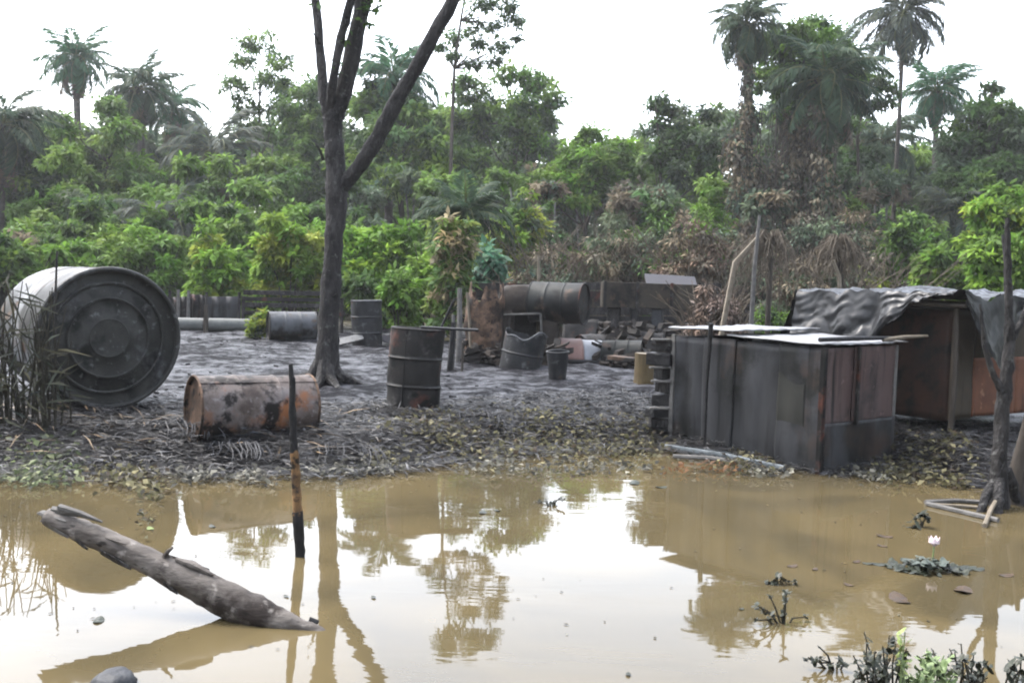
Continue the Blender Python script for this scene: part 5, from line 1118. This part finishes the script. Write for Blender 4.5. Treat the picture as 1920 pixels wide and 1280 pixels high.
# ---- shore litter (uncountable) and weeds
def shore_d(x): return np.interp(x, SHX, SHY)
def litter():
    rng = np.random.default_rng(55)
    def strands(n, x0, x1, s0, s1, L, W, base, var, zoff=.02, up=.25, pw=1.0):
        x = rng.uniform(x0, x1, n); s = s0+(s1-s0)*rng.random(n)**pw; y = shore_d(x)+s
        z = np.array([max(gz(a, b), 0.0) for a, b in zip(x, y)])+rng.uniform(0, zoff, n)
        a = rng.uniform(0, 2*math.pi, n); D = np.stack([np.cos(a), np.sin(a)*.7, rng.uniform(-.05, up, n)], 1)
        N = np.stack([rng.normal(0, .4, n), rng.normal(0, .4, n), np.ones(n)], 1); C = jitter_col(rng, base, n, var, .06)
        return leaf_arrays(np.stack([x, y, z], 1), D, N, L*rng.uniform(.4, 1.5, n), W*rng.uniform(.5, 1.5, n), C, .12)
    A = strands(34000, -5.2, 5.4, -.30, 2.7, .15, .010, (.020, .020, .021), .6, .05, .3)
    B = strands(3500, -5.2, 5.4, -.2, 2.6, .16, .006, (.060, .058, .058), .4, .08, .4)
    C_ = strands(7000, -5.2, 5.4, 0, 3.0, .08, .018, (.016, .016, .017), .6, .05, .4)
    E = strands(160, -5.2, -1.5, 0.3, 1.7, .30, .014, (.12, .085, .05), .35, .09, .3)
    v, f, c = merge([A, B, C_, E]); o = np_mesh('dead_grass_litter', v, f, OILY, c); tag(o, 'oil-blackened dead grass and litter matted along the shore', 'litter', kind='stuff')
    # leafy weeds right at the water's edge
    parts = []
    spots = []
    for (px, py, rx, ry, n, cs) in ((80, 880, 75, 26, 420, 0), (70, 905, 60, 14, 140, 0), (235, 895, 70, 22, 380, 1), (285, 930, 30, 20, 60, 1), (270, 985, 16, 16, 16, 1), (360, 895, 40, 18, 160, 2), (470, 900, 60, 14, 140, 2), (700, 880, 80, 12, 160, 2), (800, 835, 90, 26, 460, 1), (905, 850, 90, 24, 520, 1), (1010, 832, 90, 28, 700, 1), (1120, 840, 100, 30, 760, 1), (1200, 838, 50, 24, 300, 1), (960, 880, 120, 16, 200, 2), (1120, 878, 120, 14, 200, 2), (1400, 872, 50, 18, 260, 1), (1440, 888, 50, 10, 120, 2), (1320, 880, 70, 8, 70, 3), (1690, 886, 70, 22, 520, 1), (1760, 880, 60, 24, 420, 1), (1640, 892, 50, 14, 160, 2), (1800, 905, 40, 14, 140, 1), (1390, 856, 16, 16, 80, 1), (720, 868, 50, 12, 120, 1), (600, 890, 60, 12, 110, 2)):
        pal = [[(.07, .09, .04), (.14, .155, .085), (.045, .06, .03), (.03, .035, .025)], [(.085, .080, .038), (.15, .135, .075), (.055, .052, .026), (.035, .033, .024), (.04, .03, .02), (.06, .055, .03)], [(.08, .078, .06), (.15, .145, .12), (.04, .04, .035)], [(.14, .07, .03), (.10, .055, .03)]][cs]
        for i in range(n):
            qx, qy = px+rng.normal(0, .55)*rx, py+rng.normal(0, .5)*ry; p = atz(qx, qy, .015)
            p.z = max(gz(p.x, p.y), 0)+rng.uniform(0, .06); spots.append((p, pal[int(rng.integers(0, len(pal)))]))
    P = np.array([s[0] for s in spots]); n = len(P); C = np.array([s[1] for s in spots])*np.exp(rng.normal(0, .35, (n, 1)))
    a = rng.uniform(0, 6.28, n); D = np.stack([np.cos(a), np.sin(a), rng.uniform(0, 1.0, n)], 1); N = np.stack([rng.normal(0, .5, n), rng.normal(0, .5, n)-.3, np.ones(n)], 1)
    L = rng.uniform(.025, .08, n); w1 = leaf_arrays(P, D, N, L, L*rng.uniform(.35, .75, n), np.clip(C, .004, .8), .1)
    v, f, c = w1; o = np_mesh('shore_weeds', v, f, LEAF, c); tag(o, 'small yellowish water weeds scattered along the shore line', 'weeds', kind='stuff')
    n = 1500; x = rng.uniform(-5, 5.2, n); sd = rng.random(n)**2.6*5.2; P = np.stack([x, shore_d(x)+.05-sd, np.full(n, .004)], 1)
    cl = np.array([noise.noise(V((a*1.1, b*1.6, 5))) for a, b in zip(P[:, 0], P[:, 1])]); P = P[(cl > .02) | (sd < .35)]; n = len(P)
    a = rng.uniform(0, 6.28, n); L = rng.uniform(.008, .035, n); C = jitter_col(rng, (.035, .030, .018), n, .6, .1)
    v, f, c = leaf_arrays(P, np.stack([np.cos(a), np.sin(a), np.zeros(n)], 1), np.tile(np.array([[0, 0, 1.]]), (n, 1)), L, L*.45, C, 0)
    o = np_mesh('floating_scum', v, f, DRY, c); tag(o, 'specks of leaf scum drifting on the muddy water', 'scum', kind='stuff')
    # clods and chips on the mud of the clearing
    parts = []; n = 420; x = rng.uniform(-7, 5, n); y = rng.uniform(10, 23, n); mb = MB()
    for i in range(n):
        s = .008+.028*rng.random()**2; z = gz(x[i], y[i]); mb.box((x[i], y[i], z+s*.2), (s*rng.uniform(1, 3), s, s*.8), (math.cos(i), math.sin(i), .1*math.sin(i*3)), az=(.2*math.sin(i*7), .2, 1))
    o = mb.build('mud_clods', CHAR); tag(o, 'dark clods and chips strewn over the oily mud', 'debris', kind='stuff')
litter()
def shore_frond(px, py, d, label, n=26, col=(.20, .20, .205)):
    """blackened palm frond lying with curled leaflets"""
    rng = np.random.default_rng(int(px)); b = gp(px, py, d); t = thing('fallen_frond', b, label, 'palm frond', 'palm fronds lying on the shore'); WORLD_O[t.name] = tuple(b)
    sm = MB(); sm.tube([b+V((-.35, .12, .05)), b+V((0, .08, .10)), b+V((.22, .02, .07))], [.016, .013, .006], 6); sm.build('rachis', DARKBARK, t, smooth=True)
    lf = MB()
    for i in range(n):
        u = rng.random(); p = b+V((-.30+.52*u, .11-.08*u, .07+.04*math.sin(3*u))); a = rng.normal(.25, .7); L = rng.uniform(.10, .36)*(1 if rng.random() < .75 else -.6)
        q1 = p+V((L*.45*a+.06, -L*.35, .05)); q2 = p+V((L*.75*a+.10, -L*.8, -.06)); q2.z = max(q2.z, .01)
        lf.tube([p, q1, (q1+q2)/2+V((.02, 0, .0)), q2], [.004, .005, .004, .0015], 4)
    lf.build('leaflets', FRONDGREY, t, smooth=True)
FRONDGREY = pm('oiled_frond', [(.3, (.02, .02, .022)), (.7, (.15, .15, .16))], 5, (.4, .6), bump=.2)
shore_frond(445, 850, 8.45, 'blackened palm frond arching down to the water below the rusty drum', 30)
shore_frond(330, 832, 8.8, 'matted dark frond lying left of the rusty drum', 18)
shore_frond(640, 850, 8.6, 'flattened grey frond lying right of the charred pole', 20)
shore_frond(900, 800, 9.9, 'dark frond lying on the bank right of the burnt upright drum', 20)

# ---- floating plants
def leafdisc(mb, c, r, tilt, a, n=8):
    e1 = V((math.cos(a), math.sin(a), tilt)); e2 = V((-math.sin(a), math.cos(a), tilt*.3)); vs = [c]
    for i in range(n):
        q = 2*math.pi*i/n; vs.append(c+e1*(r*math.cos(q)*(1.25 if math.cos(q) > 0 else 1))+e2*(r*.75*math.sin(q))+UP*(.12*r*math.cos(2*q)))
    mb.add(vs, [(0, 1+i, 1+(i+1) % n) for i in range(n)])
DARKLEAF = pm('wet_dark_leaf', ks(1.0, [(.3, (.010, .012, .009)), (.7, (.035, .04, .025))]), 30, (.25, .45), bump=.2)
PALELEAF = pm('wet_grey_leaf', ks(.5, [(.3, (.06, .075, .06)), (.7, (.16, .19, .16))]), 30, (.3, .5), bump=.2)
GREENLEAF = pm('bright_green_leaf', ks(.62, [(.3, (.11, .17, .05)), (.7, (.32, .40, .20))]), 20, (.35, .5), bump=.2)
LIMELEAF = pm('lime_leaf', ks(.6, [(.3, (.16, .22, .05)), (.7, (.32, .38, .13))]), 20, (.35, .5), bump=.2)
BROWNLEAF = pm('brown_leaf', ks(.5, [(.3, (.04, .025, .012)), (.7, (.11, .065, .03))]), 30, (.3, .5), bump=.2)
PETAL = pm('pale_pink_petal', ks(1.0, [(.3, (.62, .48, .52)), (.7, (.80, .70, .73))]), 20, (.5, .6), bump=.1)
def floating_clump():
    r = random.Random(9); c = atz(1738, 1066, 0); t = thing('water_plant', c, 'dark floating water plant mat bearing one pale pink flower', 'water plant'); WORLD_O[t.name] = tuple(c)
    for mt, n, nm, sp in ((DARKLEAF, 130, 'dark_leaves', 1.0), (PALELEAF, 46, 'grey_leaves', .55)):
        mb = MB()
        for i in range(n):
            a = r.uniform(0, 6.28); q = math.sqrt(r.random())*sp; p = c+V((math.cos(a)*q*.24, math.sin(a)*q*.16, .008+.055*(1-q)*r.random()+(.02 if sp < 1 else 0)))
            leafdisc(mb, p, r.uniform(.014, .03), r.uniform(-.5, .5), r.uniform(0, 6.28))
        mb.build(nm, mt, t)
    mb = MB()
    for (x, y, s) in ((.26, .03, .05), (.31, .01, .04), (-.27, .06, .045), (-.34, .07, .03), (.22, .04, .05)): leafdisc(mb, c+V((x, y, .006)), s, .05, x)
    mb.build('dark_leaves', DARKLEAF, t)
    f = atz(1748, 1056, .0)+V((0, 0, .02)); q = MB(); q.tube([f, f+V((.003, 0, .05)), f+V((.004, 0, .085))], [.005, .005, .007], 6); q.build('flower_stalk', GREENLEAF, t)
    for i in range(7):
        a = i*2*math.pi/7; h = f+V((.004, 0, .085)); mb = MB()
        o1 = V((math.cos(a), math.sin(a), 0)); s1 = V((-math.sin(a), math.cos(a), 0))
        mb.add([h, h+o1*.024+s1*.024+UP*.026, h+o1*.034+UP*.066, h+o1*.024-s1*.024+UP*.026, h+o1*.030+UP*.030], [(0, 1, 4), (1, 2, 4), (2, 3, 4), (3, 0, 4)]); mb.build('petal', PETAL, t)
floating_clump()
def twig_plant(px, py, h, label, heads, seed, name='seed_head_plant', dark=True):
    r = random.Random(seed); b = atz(px, py, 0); t = thing(name, b, label, 'water plant', 'dead plants standing in the water'); WORLD_O[t.name] = tuple(b); d = b.y
    sm, hd = MB(), MB()
    for (hx, hy, rr) in heads:
        e = at(hx, hy, d+r.uniform(-.05, .05)); mid = b.lerp(e, .5)+V((r.uniform(-.02, .02), 0, .01)); sm.tube([b-UP*.05, mid, e], [.006, .0045, .003], 5)
        for k in range(7): leafdisc(hd, e+V((r.uniform(-1, 1), r.uniform(-1, 1), r.uniform(-1, 1)))*m(d, rr)*.7, m(d, rr)*r.uniform(.5, .9), r.uniform(-1, 1), r.uniform(0, 6.28), 6)
    sm.build('stems', REEDM, t, smooth=True); hd.build('withered_leaves', DARKLEAF, t); return t
twig_plant(1470, 1168, .2, 'small dark plant with withered seed heads standing alone in the water', [(1474, 1112, 8), (1472, 1125, 7), (1420, 1135, 8), (1432, 1146, 7), (1444, 1118, 5), (1450, 1152, 6), (1417, 1162, 5), (1442, 1160, 5), (1512, 1156, 6), (1470, 1150, 6)], 3)
twig_plant(1462, 1092, .1, 'low tuft of grey debris floating just above the seed-head plant', [(1462, 1083, 8), (1450, 1090, 8), (1475, 1086, 7), (1440, 1094, 6), (1488, 1090, 6), (1425, 1096, 5)], 4)
twig_plant(1726, 988, .1, 'crumpled grey withered plant poking up left of the pale stick fan', [(1722, 970, 12), (1712, 984, 9), (1732, 962, 9), (1740, 972, 7), (1708, 990, 7)], 5)
twig_plant(1030, 945, .1, 'thin twig with dark leaves floating in the middle of the water', [(1010, 940, 5), (1024, 938, 5), (1040, 942, 5), (1050, 934, 4), (1030, 944, 5), (1002, 944, 4), (1056, 936, 4)], 6)
twig_plant(1568, 1252, .1, 'spindly dark plant left of the big weedy clump at the lower right', [(1512, 1234, 6), (1530, 1240, 8), (1540, 1236, 7), (1558, 1248, 7), (1572, 1240, 8), (1584, 1244, 7), (1510, 1254, 5), (1536, 1212, 3), (1532, 1270, 4)], 7)
def corner_clump():
    r = random.Random(19); d = 4.25
    def clump(label, px, heads, mt, mat_n, seed, sz, stem=REEDM, name='water_weed'):
        b = atz(px, 1300, 0); t = thing(name, b, label, 'water plant', 'weeds at the lower right corner'); WORLD_O[t.name] = tuple(b); sm, hd = MB(), MB()
        for (hx, hy) in heads:
            e = at(hx, hy, b.y+r.uniform(-.12, .15)); b0 = b+V((r.uniform(-.05, .05)+(e.x-b.x)*.5, r.uniform(-.1, .1), -.03)); mid = b0.lerp(e, .55)+V((r.uniform(-.015, .015), 0, .01)); sm.tube([b0, mid, e], [.005, .004, .0025], 5)
            for k in range(10): leafdisc(hd, b0.lerp(e, r.uniform(.45, 1.0))+V((r.uniform(-1, 1), r.uniform(-1, 1), r.uniform(-.6, .6)))*sz, sz*r.uniform(.5, 1.0), r.uniform(-1.2, 1.2), r.uniform(0, 6.28), 7)
        sm.build('stems', stem, t, smooth=True); hd.build('leaves', mt, t)
    clump('dark withered weed clump with spiky stems at the lower right', 1660, [(1620, 1184), (1625, 1205), (1600, 1228), (1612, 1235), (1640, 1222), (1655, 1210), (1668, 1190), (1680, 1205), (1630, 1250), (1650, 1245), (1670, 1235), (1690, 1228), (1612, 1262), (1640, 1270), (1665, 1262), (1695, 1258), (1700, 1215), (1660, 1240), (1685, 1245), (1628, 1230)], DARKLEAF, 0, 1, .017)
    clump('bright green leafy weed in the middle of the lower right clump', 1745, [(1700, 1262), (1715, 1245), (1730, 1232), (1745, 1225), (1742, 1245), (1760, 1240), (1770, 1228), (1725, 1262), (1750, 1262), (1775, 1258), (1790, 1262), (1738, 1215), (1756, 1252), (1712, 1270)], GREENLEAF, 0, 2, .022, GREENLEAF)
    clump('single pale green shoot standing above the lower right weeds', 1700, [(1697, 1184), (1690, 1195), (1694, 1215)], LIMELEAF, 0, 3, .018, GREENLEAF)
    clump('dark broad-leaved weed right of the bright green one', 1810, [(1802, 1206), (1790, 1222), (1780, 1215), (1826, 1224), (1836, 1240), (1852, 1238), (1812, 1245), (1795, 1250), (1830, 1258), (1845, 1262), (1775, 1240), (1806, 1228), (1820, 1266), (1750, 1218)], DARKLEAF, 0, 4, .018)
    clump('dark weed cut by the right edge of the picture at the bottom', 1912, [(1905, 1240), (1915, 1225), (1900, 1262), (1912, 1255)], DARKLEAF, 0, 5, .022)
corner_clump()
# floating leaves: single
FL = [(185, 1162, 14, DARKLEAF, 'dark leaf floating alone on the bright water under the log'), (398, 986, 8, DARKLEAF, 'small dark leaf floating left of the charred pole'), (905, 960, 10, DARKLEAF, 'dark leaf floating left of the twig in mid water'), (932, 956, 7, DARKLEAF, 'tiny dark leaf beside the bigger leaf in mid water'), (1660, 1004, 14, BROWNLEAF, 'brown leaf floating left of the crumpled grey plant'), (1655, 1022, 9, BROWNLEAF, 'small brown leaf just below the brown leaf left of the crumpled plant'),
      (1688, 1122, 26, BROWNLEAF, 'long reddish-brown leaf floating below the flowering plant'), (1806, 1104, 24, BROWNLEAF, 'brown leaf floating right below the flower reflection'), (1885, 1077, 13, BROWNLEAF, 'brown leaf floating near the right edge beyond the flowering plant'), (1592, 1095, 9, BROWNLEAF, 'small brown leaf midway between seed heads and flower'), (1605, 1052, 8, BROWNLEAF, 'small brown leaf left of the flowering plant tip'), (1484, 1060, 10, BROWNLEAF, 'brown leaf floating above the grey debris tuft'), (1528, 1066, 7, BROWNLEAF, 'tiny leaf floating right above the grey debris tuft'),
      (1390, 1140, 6, DARKLEAF, 'tiny dark leaf left of the seed-head plant'), (1178, 1262, 7, DARKLEAF, 'dark chip standing in the bright water near the bottom middle'), (536, 1116, 6, DARKLEAF, 'tiny dark speck of leaf left of the pole reflection'), (282, 990, 9, LIMELEAF, 'yellow leaf floating above the log'), (262, 962, 7, PALELEAF, 'pale leaf floating above the log near the bank'), (1240, 912, 12, DARKLEAF, 'dark leaf floating close to the bank in front of the metal box'), (1190, 905, 14, DARKLEAF, 'dark leaf clot floating near the bank left of the metal box'), (700, 1118, 6, DARKLEAF, 'tiny dark leaf right of the sunken log end')]
for px, py, s, mt, lab in FL:
    c = atz(px, py, .006); mb = MB(); leafdisc(mb, c, m(c.y, s), .06, px*1.3, 10); o = mb.build('floating_leaf', mt); tag(o, lab, 'leaf', 'leaves floating on the water')

# ------------------------------------------------------------------ damp air
hz = MB(); hz.box((0, 30, 12), (330, 130, 32)); ho = hz.build('haze', None); tag(ho, kind='stuff')
HM = bpy.data.materials.new('haze'); HM.use_nodes = True; ht = HM.node_tree; ht.nodes.clear()
hv = ht.nodes.new('ShaderNodeVolumePrincipled'); hv.inputs['Color'].default_value = (.96, .97, 1, 1); hv.inputs['Density'].default_value = .0006; hv.inputs['Anisotropy'].default_value = .2
hO = ht.nodes.new('ShaderNodeOutputMaterial'); ht.links.new(hv.outputs[0], hO.inputs['Volume']); ho.data.materials.append(HM)
